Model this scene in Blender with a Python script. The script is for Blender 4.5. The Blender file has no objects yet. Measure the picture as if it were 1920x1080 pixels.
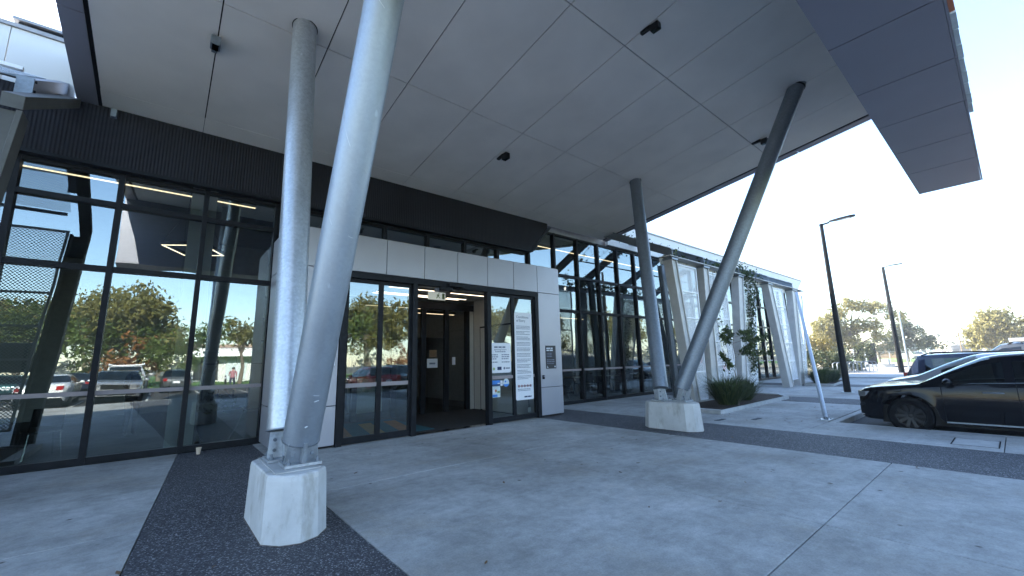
import bpy, bmesh, math, random
import numpy as np
from mathutils import Vector, Matrix
R = math.radians
random.seed(7)
rng = np.random.default_rng(11)
S = bpy.context.scene
COL = S.collection

# ------------------------------------------------------------------ scene / camera / light
S.view_settings.view_transform = 'Standard'
S.view_settings.look = 'None'
S.view_settings.gamma = 1.0
S.view_settings.use_curve_mapping = False
S.view_settings.exposure = 2.62
S.cycles.use_denoising = True
S.cycles.max_bounces = 9
S.cycles.diffuse_bounces = 5
S.cycles.glossy_bounces = 5
S.cycles.transmission_bounces = 6
S.cycles.transparent_max_bounces = 16
S.cycles.caustics_reflective = False
S.cycles.caustics_refractive = False
S.cycles.sample_clamp_indirect = 8

cam_d = bpy.data.cameras.new('camera')
cam = bpy.data.objects.new('camera', cam_d)
COL.objects.link(cam)
yaw, pitch, roll, f = .696036, .173655, -.0240749, 777.3376
F_ = Vector((math.sin(yaw)*math.cos(pitch), math.cos(yaw)*math.cos(pitch), math.sin(pitch)))
R_ = Vector((math.cos(yaw), -math.sin(yaw), 0)); U_ = R_.cross(F_)
R2 = math.cos(roll)*R_ + math.sin(roll)*U_
U2 = -math.sin(roll)*R_ + math.cos(roll)*U_
M = Matrix((R2, U2, -F_)).transposed().to_4x4()
M.translation = Vector((0, 0, 1.5))
cam.matrix_world = M
cam_d.sensor_width = 36
cam_d.lens = f/1920*36
cam_d.clip_start = .05
cam_d.clip_end = 3000
S.camera = cam

SUN = Vector((-.16, .85, .51)).normalized()
w = bpy.data.worlds.new('World'); S.world = w; w.use_nodes = True
nt = w.node_tree
sky = nt.nodes.new('ShaderNodeTexSky'); sky.sky_type = 'NISHITA'; sky.sun_disc = False
sky.sun_elevation = math.asin(SUN.z)
sky.sun_rotation = math.atan2(SUN.x, SUN.y) % (2*math.pi)
sky.air_density = 1.0; sky.dust_density = .15; sky.ozone_density = 1.6
bg = nt.nodes['Background']; bg.inputs[1].default_value = .125
nt.links.new(sky.outputs[0], bg.inputs[0])
sl = bpy.data.lights.new('sun', 'SUN'); sl.energy = 5.0; sl.angle = R(.5); sl.color = (1, .93, .82)
so = bpy.data.objects.new('sun', sl); COL.objects.link(so)
so.rotation_euler = SUN.to_track_quat('Z', 'Y').to_euler()
so.location = (0, 40, 40)

# ------------------------------------------------------------------ materials
def nodes(name):
    m = bpy.data.materials.new(name); m.use_nodes = True
    return m, m.node_tree, m.node_tree.nodes['Principled BSDF']

def _coord(nt_, scale=(1, 1, 1), kind='Object'):
    tc = nt_.nodes.new('ShaderNodeTexCoord'); mp = nt_.nodes.new('ShaderNodeMapping')
    mp.inputs['Scale'].default_value = scale
    nt_.links.new(tc.outputs[kind], mp.inputs['Vector'])
    return mp.outputs['Vector']

def _noise(nt_, vec, scale, detail=4, rough=.55):
    n = nt_.nodes.new('ShaderNodeTexNoise'); n.inputs['Scale'].default_value = scale
    n.inputs['Detail'].default_value = detail; n.inputs['Roughness'].default_value = rough
    nt_.links.new(vec, n.inputs['Vector']); return n.outputs['Fac']

def _ramp(nt_, fac, stops):
    r = nt_.nodes.new('ShaderNodeValToRGB'); el = r.color_ramp.elements
    while len(el) < len(stops): el.new(.5)
    for e, (p, c) in zip(el, stops):
        e.position = p; e.color = (*c, 1) if len(c) == 3 else c
    nt_.links.new(fac, r.inputs['Fac']); return r.outputs['Color']

def _mix(nt_, fac, a, b, mode='MIX'):
    m = nt_.nodes.new('ShaderNodeMix'); m.data_type = 'RGBA'; m.blend_type = mode
    for s, v in ((0, fac), (6, a), (7, b)):
        if hasattr(v, 'is_output') or isinstance(v, bpy.types.NodeSocket): nt_.links.new(v, m.inputs[s])
        else: m.inputs[s].default_value = v if s == 0 else (*v, 1)
    return m.outputs[2]

def _bump(nt_, p, h, strength=.3, dist=.01):
    b = nt_.nodes.new('ShaderNodeBump'); b.inputs['Strength'].default_value = strength
    b.inputs['Distance'].default_value = dist
    nt_.links.new(h, b.inputs['Height']); nt_.links.new(b.outputs[0], p.inputs['Normal'])

def simple(name, col, rough=.6, metal=0., var=.12, scale=6., bump=0., coat=0., spec=.35, stretch=(1, 1, 1)):
    m, t, p = nodes(name)
    v = _coord(t, stretch)
    n = _noise(t, v, scale)
    lo = tuple(c*(1-var) for c in col); hi = tuple(min(1, c*(1+var)) for c in col)
    t.links.new(_ramp(t, n, [(.3, lo), (.7, hi)]), p.inputs['Base Color'])
    p.inputs['Roughness'].default_value = rough; p.inputs['Metallic'].default_value = metal
    p.inputs['Specular IOR Level'].default_value = spec
    if coat: p.inputs['Coat Weight'].default_value = coat; p.inputs['Coat Roughness'].default_value = .03
    if bump:
        _bump(t, p, _noise(t, v, scale*12), bump, .01)
    return m

MT = {}
# concrete paving: mottled, streaked, with specks and a few dark stains
def concrete_paving():
    m, t, p = nodes('broom_concrete')
    v = _coord(t, kind='Object')
    big = _noise(t, v, .55, 5, .6); mid = _noise(t, v, 3.2, 6, .65); fine = _noise(t, v, 60, 3, .6)
    st = _noise(t, _coord(t, (.5, 5, 1)), 1.7, 5, .6)
    c = _ramp(t, big, [(.3, (.29, .285, .27)), (.5, (.42, .42, .41)), (.7, (.54, .54, .535))])
    c = _mix(t, .5, c, _ramp(t, mid, [(.3, (.45, .45, .44)), (.7, (1.2, 1.2, 1.2))]), 'MULTIPLY')
    c = _mix(t, .22, c, _ramp(t, st, [(.32, (.68, .66, .63)), (.6, (1.08, 1.08, 1.08))]), 'MULTIPLY')
    med = _noise(t, v, 11, 6, .7)
    c = _mix(t, .55, c, _ramp(t, med, [(.32, (.66, .66, .66)), (.66, (1.14, 1.14, 1.14))]), 'MULTIPLY')
    c = _mix(t, .5, c, _ramp(t, fine, [(.3, (.68, .68, .68)), (.7, (1.18, 1.18, 1.18))]), 'MULTIPLY')
    vo = t.nodes.new('ShaderNodeTexVoronoi'); vo.inputs['Scale'].default_value = 2.3; t.links.new(v, vo.inputs['Vector'])
    spot = _ramp(t, vo.outputs['Distance'], [(.03, (.25, .23, .21)), (.07, (1, 1, 1))])
    sel = _ramp(t, _noise(t, v, 1.1, 2), [(.36, (0, 0, 0)), (.44, (1, 1, 1))])
    c = _mix(t, sel, c, _mix(t, 1., c, spot, 'MULTIPLY'))
    br = _ramp(t, _noise(t, v, .8, 5, .7), [(.52, (1, 1, 1)), (.70, (.72, .66, .58))])
    c = _mix(t, .8, c, br, 'MULTIPLY')
    t.links.new(c, p.inputs['Base Color'])
    p.inputs['Roughness'].default_value = .78
    _bump(t, p, fine, .25, .004)
    return m
MT['concrete'] = concrete_paving()

def aggregate():
    m, t, p = nodes('exposed_aggregate')
    v = _coord(t)
    vo = t.nodes.new('ShaderNodeTexVoronoi'); vo.inputs['Scale'].default_value = 95; t.links.new(v, vo.inputs['Vector'])
    sep = t.nodes.new('ShaderNodeSeparateColor'); t.links.new(vo.outputs['Color'], sep.inputs[0])
    c = _ramp(t, sep.outputs[0], [(.0, (.018, .018, .022)), (.6, (.05, .05, .058)), (.86, (.11, .11, .12)), (.97, (.30, .30, .31))])
    c = _mix(t, .5, c, _ramp(t, _noise(t, v, 1.5), [(.3, (.7, .7, .7)), (.7, (1.2, 1.2, 1.2))]), 'MULTIPLY')
    t.links.new(c, p.inputs['Base Color']); p.inputs['Roughness'].default_value = .7
    _bump(t, p, vo.outputs['Distance'], .5, .006)
    return m
MT['aggregate'] = aggregate()

def galv(name, col=(.42, .44, .46), rough=.42, sp=.10):
    m, t, p = nodes(name)
    v = _coord(t)
    vo = t.nodes.new('ShaderNodeTexVoronoi'); vo.inputs['Scale'].default_value = 42; t.links.new(v, vo.inputs['Vector'])
    sep = t.nodes.new('ShaderNodeSeparateColor'); t.links.new(vo.outputs['Color'], sep.inputs[0])
    c = _ramp(t, sep.outputs[0], [(0, tuple(x*(1-sp) for x in col)), (1, tuple(x*(1+sp) for x in col))])
    n = _noise(t, _coord(t, (1, 1, .35)), 5, 6, .65)
    c = _mix(t, .6, c, _ramp(t, n, [(.3, (.82, .82, .82)), (.68, (1.10, 1.10, 1.10))]), 'MULTIPLY')
    sc = _ramp(t, _noise(t, _coord(t, (3, 3, .9)), 3.2, 3, .4), [(.74, (0, 0, 0)), (.77, (1, 1, 1))])
    c = _mix(t, sc, c, tuple(min(1, x*1.25) for x in col))
    t.links.new(c, p.inputs['Base Color'])
    p.inputs['Metallic'].default_value = .75; p.inputs['Roughness'].default_value = rough
    t.links.new(_ramp(t, n, [(.2, (rough-.08,)*3), (.8, (rough+.12,)*3)]), p.inputs['Roughness'])
    return m
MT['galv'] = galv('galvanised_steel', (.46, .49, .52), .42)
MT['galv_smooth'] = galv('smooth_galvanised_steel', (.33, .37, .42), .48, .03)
MT['galv_dark'] = galv('shaded_galvanised_steel', (.21, .24, .275), .5)  # steel colour darkened to carry the shade of the silhouetted far column
MT['steel_dark'] = simple('dark_painted_steel', (.10, .10, .095), .6, .1, var=.15, scale=4, spec=.15)
MT['galv_beam'] = simple('pale_painted_steel', (.50, .49, .475), .55, .1, var=.1, scale=4)

def plinth_concrete():
    m, t, p = nodes('cast_concrete')
    v = _coord(t)
    c = _ramp(t, _noise(t, v, 3, 6, .6), [(.3, (.43, .43, .42)), (.7, (.56, .56, .55))])
    vo = t.nodes.new('ShaderNodeTexVoronoi'); vo.inputs['Scale'].default_value = 16; t.links.new(v, vo.inputs['Vector'])
    c = _mix(t, .7, c, _ramp(t, vo.outputs['Distance'], [(.03, (.55, .52, .48)), (.10, (1, 1, 1))]), 'MULTIPLY')
    stain = _ramp(t, _noise(t, _coord(t, (4, 4, 1.3)), 1.6, 5, .65), [(.52, (1, 1, 1)), (.68, (.66, .63, .57))])
    c = _mix(t, .8, c, stain, 'MULTIPLY')
    t.links.new(c, p.inputs['Base Color']); p.inputs['Roughness'].default_value = .8
    _bump(t, p, _noise(t, v, 40), .2, .005)
    return m
MT['plinth'] = plinth_concrete()

MT['soffit'] = simple('fibre_cement_soffit', (.76, .73, .69), .62, var=.07, scale=.9, bump=.05)
MT['band'] = simple('grey_composite_panel', (.25, .25, .30), .42, .25, var=.05, scale=1.1)
MT['joint'] = simple('black_joint', (.012, .012, .014), .8, spec=.10)
MT['alu'] = simple('silver_composite_panel', (.36, .36, .395), .40, .35, var=.035, scale=1.2)
MT['frame'] = simple('black_powder_coat', (.014, .015, .018), .42, .1, var=.2, scale=8, spec=.10)
MT['clad'] = simple('dark_ribbed_cladding', (.026, .026, .032), .5, .2, var=.15, scale=2, spec=.10)
MT['parapet'] = simple('off_white_parapet_panel', (.62, .61, .60), .55, var=.04, scale=.8)
MT['capping'] = simple('grey_metal_capping', (.30, .29, .30), .5, .3)
MT['white_metal'] = simple('white_painted_metal', (.80, .81, .83), .5, .1, var=.05)
MT['roof_metal'] = simple('roof_sheeting', (.25, .26, .28), .5, .3)
MT['black_plastic'] = simple('black_plastic', (.012, .012, .013), .35, spec=.10)
MT['rubber'] = simple('tyre_rubber', (.005, .005, .006), .75, bump=.2, spec=.10)
MT['rim_black'] = simple('black_alloy', (.022, .022, .024), .35, .2, spec=.2)
MT['asphalt'] = simple('asphalt', (.052, .052, .055), .85, var=.3, scale=25, bump=.4)
MT['sand'] = simple('pale_gravel_path', (.34, .29, .22), .9, var=.2, scale=2)
MT['dry_ground'] = simple('dry_ground', (.13, .125, .095), .95, var=.3, scale=.6)
MT['mulch'] = simple('bark_mulch', (.045, .030, .022), .95, var=.6, scale=30, bump=1.)
MT['kerb'] = simple('kerb_concrete', (.42, .42, .41), .8, var=.15, scale=6, bump=.2)
MT['kerb_dirty'] = simple('dirty_mortar', (.14, .12, .11), .9, var=.5, scale=14)
MT['paint_line'] = simple('road_paint', (.6, .6, .58), .7, var=.15, scale=9)
MT['int_dark'] = simple('dark_carpet', (.030, .032, .034), .9, var=.25, scale=10)
MT['int_wall'] = simple('interior_wall_dark', (.06, .065, .065), .8)
MT['int_grey'] = simple('interior_wall_grey', (.20, .20, .195), .8)
MT['int_ceil'] = simple('interior_ceiling', (.10, .115, .11), .8)
MT['int_white'] = simple('interior_white_paint', (.62, .62, .60), .7, var=.04)
MT['timber'] = simple('timber_veneer', (.20, .12, .06), .5, var=.3, scale=4, stretch=(1, 12, 1))
MT['chrome'] = simple('chrome', (.6, .6, .62), .18, 1., var=.05)
MT['seat_dark'] = simple('dark_upholstery', (.02, .02, .024), .8)
MT['pot'] = simple('dark_glazed_pot', (.03, .035, .045), .35)
MT['paper_cup'] = simple('paper_cup', (.62, .50, .38), .7, var=.05)
MT['sign_white'] = simple('white_sign_vinyl', (.74, .75, .78), .5, var=.02)
MT['ink'] = simple('grey_ink', (.16, .18, .24), .6)
MT['ink_dark'] = simple('navy_ink', (.015, .03, .09), .5)
MT['ink_red'] = simple('red_ink', (.55, .16, .16), .6)
MT['ink_pink'] = simple('faded_red_ink', (.58, .34, .37), .6)
MT['ink_green'] = simple('green_ink', (.35, .48, .22), .6)
MT['ink_blue'] = simple('blue_ink', (.05, .22, .62), .5)
MT['terracotta'] = simple('faded_terracotta', (.34, .24, .19), .8)
MT['plaque'] = simple('charcoal_plaque', (.018, .02, .028), .4)
MT['ink_white'] = simple('white_ink', (.55, .58, .62), .6)
MT['orange'] = simple('orange_acrylic', (.50, .17, .08), .4)
MT['pale_acrylic'] = simple('pale_acrylic', (.56, .63, .65), .3)

def ribbed(name, col, rough, axis=0, pitch=.08, depth=.02):
    m, t, p = nodes(name)
    wv = t.nodes.new('ShaderNodeTexWave'); wv.wave_type = 'BANDS'; wv.bands_direction = 'X' if axis == 0 else 'Y'
    wv.inputs['Scale'].default_value = 1/pitch/ (20/(2*math.pi)) ; wv.inputs['Distortion'].default_value = 0
    t.links.new(_coord(t), wv.inputs['Vector'])
    p.inputs['Roughness'].default_value = rough; p.inputs['Specular IOR Level'].default_value = .12
    n = _noise(t, _coord(t), 1.2)
    t.links.new(_ramp(t, n, [(.3, tuple(c*.85 for c in col)), (.7, tuple(c*1.15 for c in col))]), p.inputs['Base Color'])
    _bump(t, p, wv.outputs['Fac'], .6, depth)
    return m

def emit(name, col, strength):
    m, t, p = nodes(name)
    p.inputs['Base Color'].default_value = (*col, 1)
    p.inputs['Emission Color'].default_value = (*col, 1); p.inputs['Emission Strength'].default_value = strength
    return m
MT['led'] = emit('warm_led_strip', (1, .80, .58), .75)
MT['led_soft'] = emit('warm_led_strip_soft', (1, .74, .48), .55)
MT['exit_sign'] = emit('lit_exit_sign', (.75, .8, .72), .07)

def glass(name, tint, ior, rough=0., wavy=0.):
    m = bpy.data.materials.new(name); m.use_nodes = True; t = m.node_tree
    for n in list(t.nodes): t.nodes.remove(n)
    o = t.nodes.new('ShaderNodeOutputMaterial'); mx = t.nodes.new('ShaderNodeMixShader')
    tr = t.nodes.new('ShaderNodeBsdfTransparent'); gl = t.nodes.new('ShaderNodeBsdfGlossy'); fr = t.nodes.new('ShaderNodeFresnel')
    tr.inputs['Color'].default_value = (*tint, 1); gl.inputs['Roughness'].default_value = rough
    gl.inputs['Color'].default_value = (.86, .97, .98, 1)
    fr.inputs['IOR'].default_value = ior
    if wavy:
        b = t.nodes.new('ShaderNodeBump'); b.inputs['Strength'].default_value = 1.; b.inputs['Distance'].default_value = wavy
        t.links.new(_noise(t, _coord(t), 1.1, 1, .4), b.inputs['Height']); t.links.new(b.outputs[0], gl.inputs['Normal'])
    t.links.new(fr.outputs[0], mx.inputs[0]); t.links.new(tr.outputs[0], mx.inputs[1]); t.links.new(gl.outputs[0], mx.inputs[2])
    t.links.new(mx.outputs[0], o.inputs['Surface'])
    return m
MT['glass'] = glass('tinted_facade_glass', (.52, .60, .56), 2.6, wavy=.003)
MT['door_glass'] = glass('clear_door_glass', (.62, .70, .66), 2.35, wavy=.0025)
MT['inner_glass'] = glass('lobby_door_glass', (.7, .74, .70), 1.5)
MT['car_glass'] = glass('car_window_glass', (.22, .25, .25), 1.7)
MT['car_glass_clear'] = glass('windscreen_glass', (.45, .5, .5), 1.7)
MT['stripe'] = simple('frosted_safety_stripe', (.30, .26, .26), .7, var=.03)

def perforated(name, col, cell, hole):
    m = bpy.data.materials.new(name); m.use_nodes = True; t = m.node_tree
    p = t.nodes['Principled BSDF']; o = [n for n in t.nodes if n.type == 'OUTPUT_MATERIAL'][0]
    p.inputs['Base Color'].default_value = (*col, 1); p.inputs['Roughness'].default_value = .5
    tc = t.nodes.new('ShaderNodeTexCoord'); sp = t.nodes.new('ShaderNodeSeparateXYZ'); t.links.new(tc.outputs['Object'], sp.inputs[0])
    def math_(op, a, b=None):
        n = t.nodes.new('ShaderNodeMath'); n.operation = op
        for i, v in enumerate((a, b)):
            if v is None: continue
            if isinstance(v, (int, float)): n.inputs[i].default_value = v
            else: t.links.new(v, n.inputs[i])
        return n.outputs[0]
    x, y, z = sp.outputs
    yz = math_('ADD', z, y)
    u = math_('DIVIDE', math_('ADD', x, yz), cell); v = math_('DIVIDE', math_('SUBTRACT', x, yz), cell)
    du = math_('SUBTRACT', math_('FRACT', u), .5); dv = math_('SUBTRACT', math_('FRACT', v), .5)
    d2 = math_('ADD', math_('MULTIPLY', du, du), math_('MULTIPLY', dv, dv))
    fac = math_('LESS_THAN', d2, hole*hole)
    tr = t.nodes.new('ShaderNodeBsdfTransparent'); mx = t.nodes.new('ShaderNodeMixShader')
    t.links.new(fac, mx.inputs[0]); t.links.new(p.outputs[0], mx.inputs[1]); t.links.new(tr.outputs[0], mx.inputs[2])
    t.links.new(mx.outputs[0], o.inputs['Surface'])
    return m
MT['perf'] = perforated('white_perforated_sheet', (.86, .87, .88), .034, .34)
MT['perf_left'] = perforated('white_perforated_sheet_coarse', (.66, .67, .69), .062, .42)

def foliage(name, a, b, trans=.25):
    m, t, p = nodes(name)
    g = t.nodes.new('ShaderNodeNewGeometry')
    c = _ramp(t, g.outputs['Random Per Island'], [(0, a), (1, b)])
    t.links.new(c, p.inputs['Base Color']); p.inputs['Roughness'].default_value = .6
    p.inputs['Specular IOR Level'].default_value = .25
    o = [n for n in t.nodes if n.type == 'OUTPUT_MATERIAL'][0]
    tl = t.nodes.new('ShaderNodeBsdfTranslucent'); mx = t.nodes.new('ShaderNodeMixShader'); mx.inputs[0].default_value = trans
    t.links.new(c, tl.inputs['Color'])
    t.links.new(p.outputs[0], mx.inputs[1]); t.links.new(tl.outputs[0], mx.inputs[2]); t.links.new(mx.outputs[0], o.inputs['Surface'])
    return m
MT['leaf_gum'] = foliage('gum_leaves', (.11, .115, .033), (.27, .235, .085), .4)
MT['leaf_dark'] = foliage('dark_needles', (.04, .055, .026), (.11, .12, .06), .3)
MT['leaf_yellow'] = foliage('golden_leaves', (.12, .10, .025), (.26, .20, .05), .35)
MT['leaf_rust'] = foliage('rust_leaves', (.16, .06, .02), (.30, .13, .04), .3)
MT['leaf_green'] = foliage('green_leaves', (.05, .085, .018), (.12, .15, .035), .3)
MT['leaf_far'] = foliage('sunlit_gum_leaves', (.15, .14, .045), (.34, .30, .12), .5)  # lighter, yellower gum leaves; backlit glow of the far trees put into the colour
MT['tussock'] = foliage('tussock_blades', (.02, .038, .012), (.10, .13, .045), .2)
MT['vine'] = foliage('vine_leaves', (.02, .04, .015), (.07, .10, .035), .2)
MT['grass'] = simple('lawn', (.10, .19, .03), .9, var=.3, scale=3)
MT['bark'] = simple('gum_bark', (.16, .13, .10), .9, var=.4, scale=3, stretch=(3, 3, .6), bump=.5)
MT['twig'] = simple('pale_twig', (.22, .19, .16), .8, var=.3)
MT['dry_leaf'] = foliage('dry_leaves', (.05, .03, .015), (.16, .09, .04), .1)

def paint(name, col, metal=.3, spec=.5, coat=.7):
    m, t, p = nodes(name)
    p.inputs['Base Color'].default_value = (*col, 1); p.inputs['Metallic'].default_value = metal
    p.inputs['Coat Weight'].default_value = coat; p.inputs['Specular IOR Level'].default_value = spec; p.inputs['Coat IOR'].default_value = 1.4; p.inputs['Coat Roughness'].default_value = .04
    n = _noise(t, _coord(t), 2.0)
    t.links.new(_ramp(t, n, [(.3, (.16,)*3), (.7, (.22,)*3)]), p.inputs['Roughness'])
    return m
PAINT = dict(black=paint('black_car_paint', (.003, .003, .005), 0., .05, .5), white=paint('white_car_paint', (.62, .62, .62), 0.),
             silver=paint('silver_car_paint', (.42, .43, .45), .6), red=paint('red_car_paint', (.38, .02, .02), .1),
             blue=paint('navy_car_paint', (.012, .018, .04), .3), teal=paint('teal_car_paint', (.03, .09, .10), .3),
             grey=paint('grey_car_paint', (.10, .105, .11), .5))
MT['headlamp'] = simple('headlamp_lens', (.35, .36, .38), .08, .6)
MT['taillamp'] = simple('red_lamp_lens', (.30, .01, .01), .15)

# ------------------------------------------------------------------ mesh building
class MB:
    def __init__(s): s.v = []; s.f = []; s.mi = []; s.cur = 0
    def _add(s, vs, fs):
        o = len(s.v); s.v += [tuple(v) for v in vs]; s.f += [tuple(i+o for i in q) for q in fs]; s.mi += [s.cur]*len(fs); return s
    def box(s, x0, y0, z0, x1, y1, z1):
        x0, x1 = sorted((x0, x1)); y0, y1 = sorted((y0, y1)); z0, z1 = sorted((z0, z1))
        return s._add([(x0, y0, z0), (x1, y0, z0), (x1, y1, z0), (x0, y1, z0), (x0, y0, z1), (x1, y0, z1), (x1, y1, z1), (x0, y1, z1)],
                      [(0, 3, 2, 1), (4, 5, 6, 7), (0, 1, 5, 4), (1, 2, 6, 5), (2, 3, 7, 6), (3, 0, 4, 7)])
    def quad(s, a, b, c, d): return s._add([a, b, c, d], [(0, 1, 2, 3)])
    def prism(s, pts, vec):
        n = len(pts); vec = Vector(vec); p = [Vector(q) for q in pts]
        nrm = sum(((p[i]-p[0]).cross(p[i+1]-p[0]) for i in range(1, n-1)), Vector())
        if nrm.dot(vec) > 0: p = p[::-1]
        q = [v+vec for v in p]
        return s._add(p+q, [tuple(range(n)), tuple(range(2*n-1, n-1, -1))] + [(i, i+n, (i+1) % n+n, (i+1) % n) for i in range(n)])
    def tube(s, a, b, r, r2=None, n=16, cap=True):
        a, b = Vector(a), Vector(b); r2 = r if r2 is None else r2
        d = (b-a).normalized(); u = d.orthogonal().normalized(); v = d.cross(u)
        vs = []
        for c, rr in ((a, r), (b, r2)):
            for k in range(n):
                t = 2*math.pi*k/n; vs.append(c+u*math.cos(t)*rr+v*math.sin(t)*rr)
        fs = [(k, (k+1) % n, (k+1) % n+n, k+n) for k in range(n)]
        if cap: fs += [tuple(range(n-1, -1, -1)), tuple(range(n, 2*n))]
        return s._add(vs, fs)
    def path(s, pts, rad, n=8):
        pts = [Vector(p) for p in pts]; m = len(pts)
        if not hasattr(rad, '__len__'): rad = [rad]*m
        vs = []; u = None
        for i, p in enumerate(pts):
            d = (pts[min(i+1, m-1)]-pts[max(i-1, 0)]).normalized()
            u = d.orthogonal().normalized() if u is None else (u-d*u.dot(d)).normalized()
            v = d.cross(u)
            for k in range(n):
                t = 2*math.pi*k/n; vs.append(p+(u*math.cos(t)+v*math.sin(t))*rad[i])
        fs = [(i*n+k, i*n+(k+1) % n, (i+1)*n+(k+1) % n, (i+1)*n+k) for i in range(m-1) for k in range(n)]
        fs += [tuple(range(n-1, -1, -1)), tuple(range((m-1)*n, m*n))]
        return s._add(vs, fs)
    def lathe(s, prof, c=(0, 0, 0), axis='z', n=24, cap=True):
        vs = []; c = Vector(c)
        for (r, h) in prof:
            for k in range(n):
                t = 2*math.pi*k/n; a, b = r*math.cos(t), r*math.sin(t)
                vs.append(c+(Vector((a, b, h)) if axis == 'z' else Vector((h, a, b)) if axis == 'x' else Vector((b, h, a))))
        m = len(prof)
        fs = [(i*n+k, i*n+(k+1) % n, (i+1)*n+(k+1) % n, (i+1)*n+k) for i in range(m-1) for k in range(n)]
        if cap and prof[0][0] > 1e-6: fs.append(tuple(range(n-1, -1, -1)))
        if cap and prof[-1][0] > 1e-6: fs.append(tuple(range((m-1)*n, m*n)))
        return s._add(vs, fs)
    def ellipsoid(s, c, r, n=16, m=10):
        prof = [(math.sin(math.pi*i/m), -math.cos(math.pi*i/m)) for i in range(m+1)]
        o = len(s.v); s.lathe([(max(a, 1e-4), b) for a, b in prof], n=n)
        for i in range(o, len(s.v)):
            x, y, z = s.v[i]; s.v[i] = (c[0]+x*r[0], c[1]+y*r[1], c[2]+z*r[2])
        return s
    def mesh(s, name):
        me = bpy.data.meshes.new(name); me.from_pydata(s.v, [], s.f)
        if any(s.mi): me.polygons.foreach_set('material_index', s.mi)
        return me

def link(name, data, mats, parent=None, smooth=None, bevel=0, loc=None, kind=None):
    o = bpy.data.objects.new(name, data); COL.objects.link(o)
    if data is not None:
        for m in (mats if isinstance(mats, (list, tuple)) else [mats]):
            data.materials.append(MT[m] if isinstance(m, str) else m)
        if smooth is not None:
            data.polygons.foreach_set('use_smooth', [True]*len(data.polygons)); data.set_sharp_from_angle(angle=R(smooth))
    if parent is not None: o.parent = parent
    if loc is not None: o.location = loc
    if bevel:
        b = o.modifiers.new('bevel', 'BEVEL'); b.width = bevel; b.segments = 2; b.limit_method = 'ANGLE'; b.angle_limit = R(40)
        b.harden_normals = False
    if kind: o['kind'] = kind
    return o

def tag(o, label=None, cat=None, group=None, kind=None):
    if label: o['label'] = label
    if cat: o['category'] = cat
    if group: o['group'] = group
    if kind: o['kind'] = kind
    return o

class Thing:
    """an empty at the thing's base; parts are given in world coordinates unless local=True"""
    def __init__(s, name, label, cat, loc=(0, 0, 0), group=None, rz=0):
        s.e = bpy.data.objects.new(name, None); COL.objects.link(s.e); s.e.location = loc; s.loc = Vector(loc)
        s.e.empty_display_size = .2; s.e.rotation_euler.z = rz
        tag(s.e, label, cat, group)
    def part(s, name, mb, mats, parent=None, local=False, **k):
        if not local: mb.v = [(x-s.loc.x, y-s.loc.y, z-s.loc.z) for x, y, z in mb.v]
        return link(name, mb.mesh(name), mats, parent or s.e, **k)

def single(name, label, cat, mb, mats, loc=(0, 0, 0), group=None, **k):
    L = Vector(loc); mb.v = [(x-L.x, y-L.y, z-L.z) for x, y, z in mb.v]
    return tag(link(name, mb.mesh(name), mats, None, loc=loc, **k), label, cat, group)

def dup(o, parent=None):
    c = o.copy(); COL.objects.link(c); c.parent = parent
    for ch in list(o.children): dup(ch, c)
    return c

def text_part(thing, body, size, loc, mat, parent=None, rot=(R(90), 0, 0), align='LEFT', name='lettering', spacing=1.):
    """flat lettering in the plane facing -Y, as a mesh part of its sign"""
    cu = bpy.data.curves.new(name, 'FONT'); cu.body = body; cu.size = size; cu.align_x = align; cu.extrude = .0012
    cu.space_line = spacing; cu.resolution_u = 2
    ob = bpy.data.objects.new('tmp', cu); COL.objects.link(ob)
    dg = bpy.context.evaluated_depsgraph_get()
    me = bpy.data.meshes.new_from_object(ob.evaluated_get(dg)); bpy.data.objects.remove(ob); bpy.data.curves.remove(cu)
    me.transform(Matrix.Translation(Vector(loc)-thing.loc) @ Matrix.Rotation(rot[0], 4, 'X')); me.name = name
    me.materials.clear()
    return link(name, me, mat, parent or thing.e)

# ------------------------------------------------------------------ ground
def structure(name, mb, mats, **k):
    return link(name, mb.mesh(name), mats, None, kind='structure', **k)

g = MB(); g.quad((-400, -400, -.17), (600, -400, -.17), (600, 400, -.17), (-400, 400, -.17)); structure('ground', g, 'dry_ground')
g = MB(); g.quad((62.2, -60, -.14), (86, -60, -.14), (86, 40, -.14), (62.2, 40, -.14)); structure('path', g, 'sand')
g = MB(); g.quad((-60, -60, -.13), (62, -60, -.13), (62, 2.9, -.13), (-60, 2.9, -.13)); structure('car_park', g, 'asphalt')
g = MB(); g.quad((86, -40, -.12), (138, -40, -.12), (138, 40, -.12), (86, 40, -.12)); structure('lawn', g, 'grass')
g = MB(); g.quad((-60, -75, -.12), (95, -75, -.12), (95, -24, -.12), (-60, -24, -.12)); structure('verge', g, 'grass')
for nm, b in (('sub_base', (-40, -6.05, -.15, 11.2, 9.9, -.03)), ('sub_base', (11.35, 2.95, -.15, 62, 9.9, -.03))):
    g = MB(); g.box(*b); structure(nm, g, 'joint')
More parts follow.
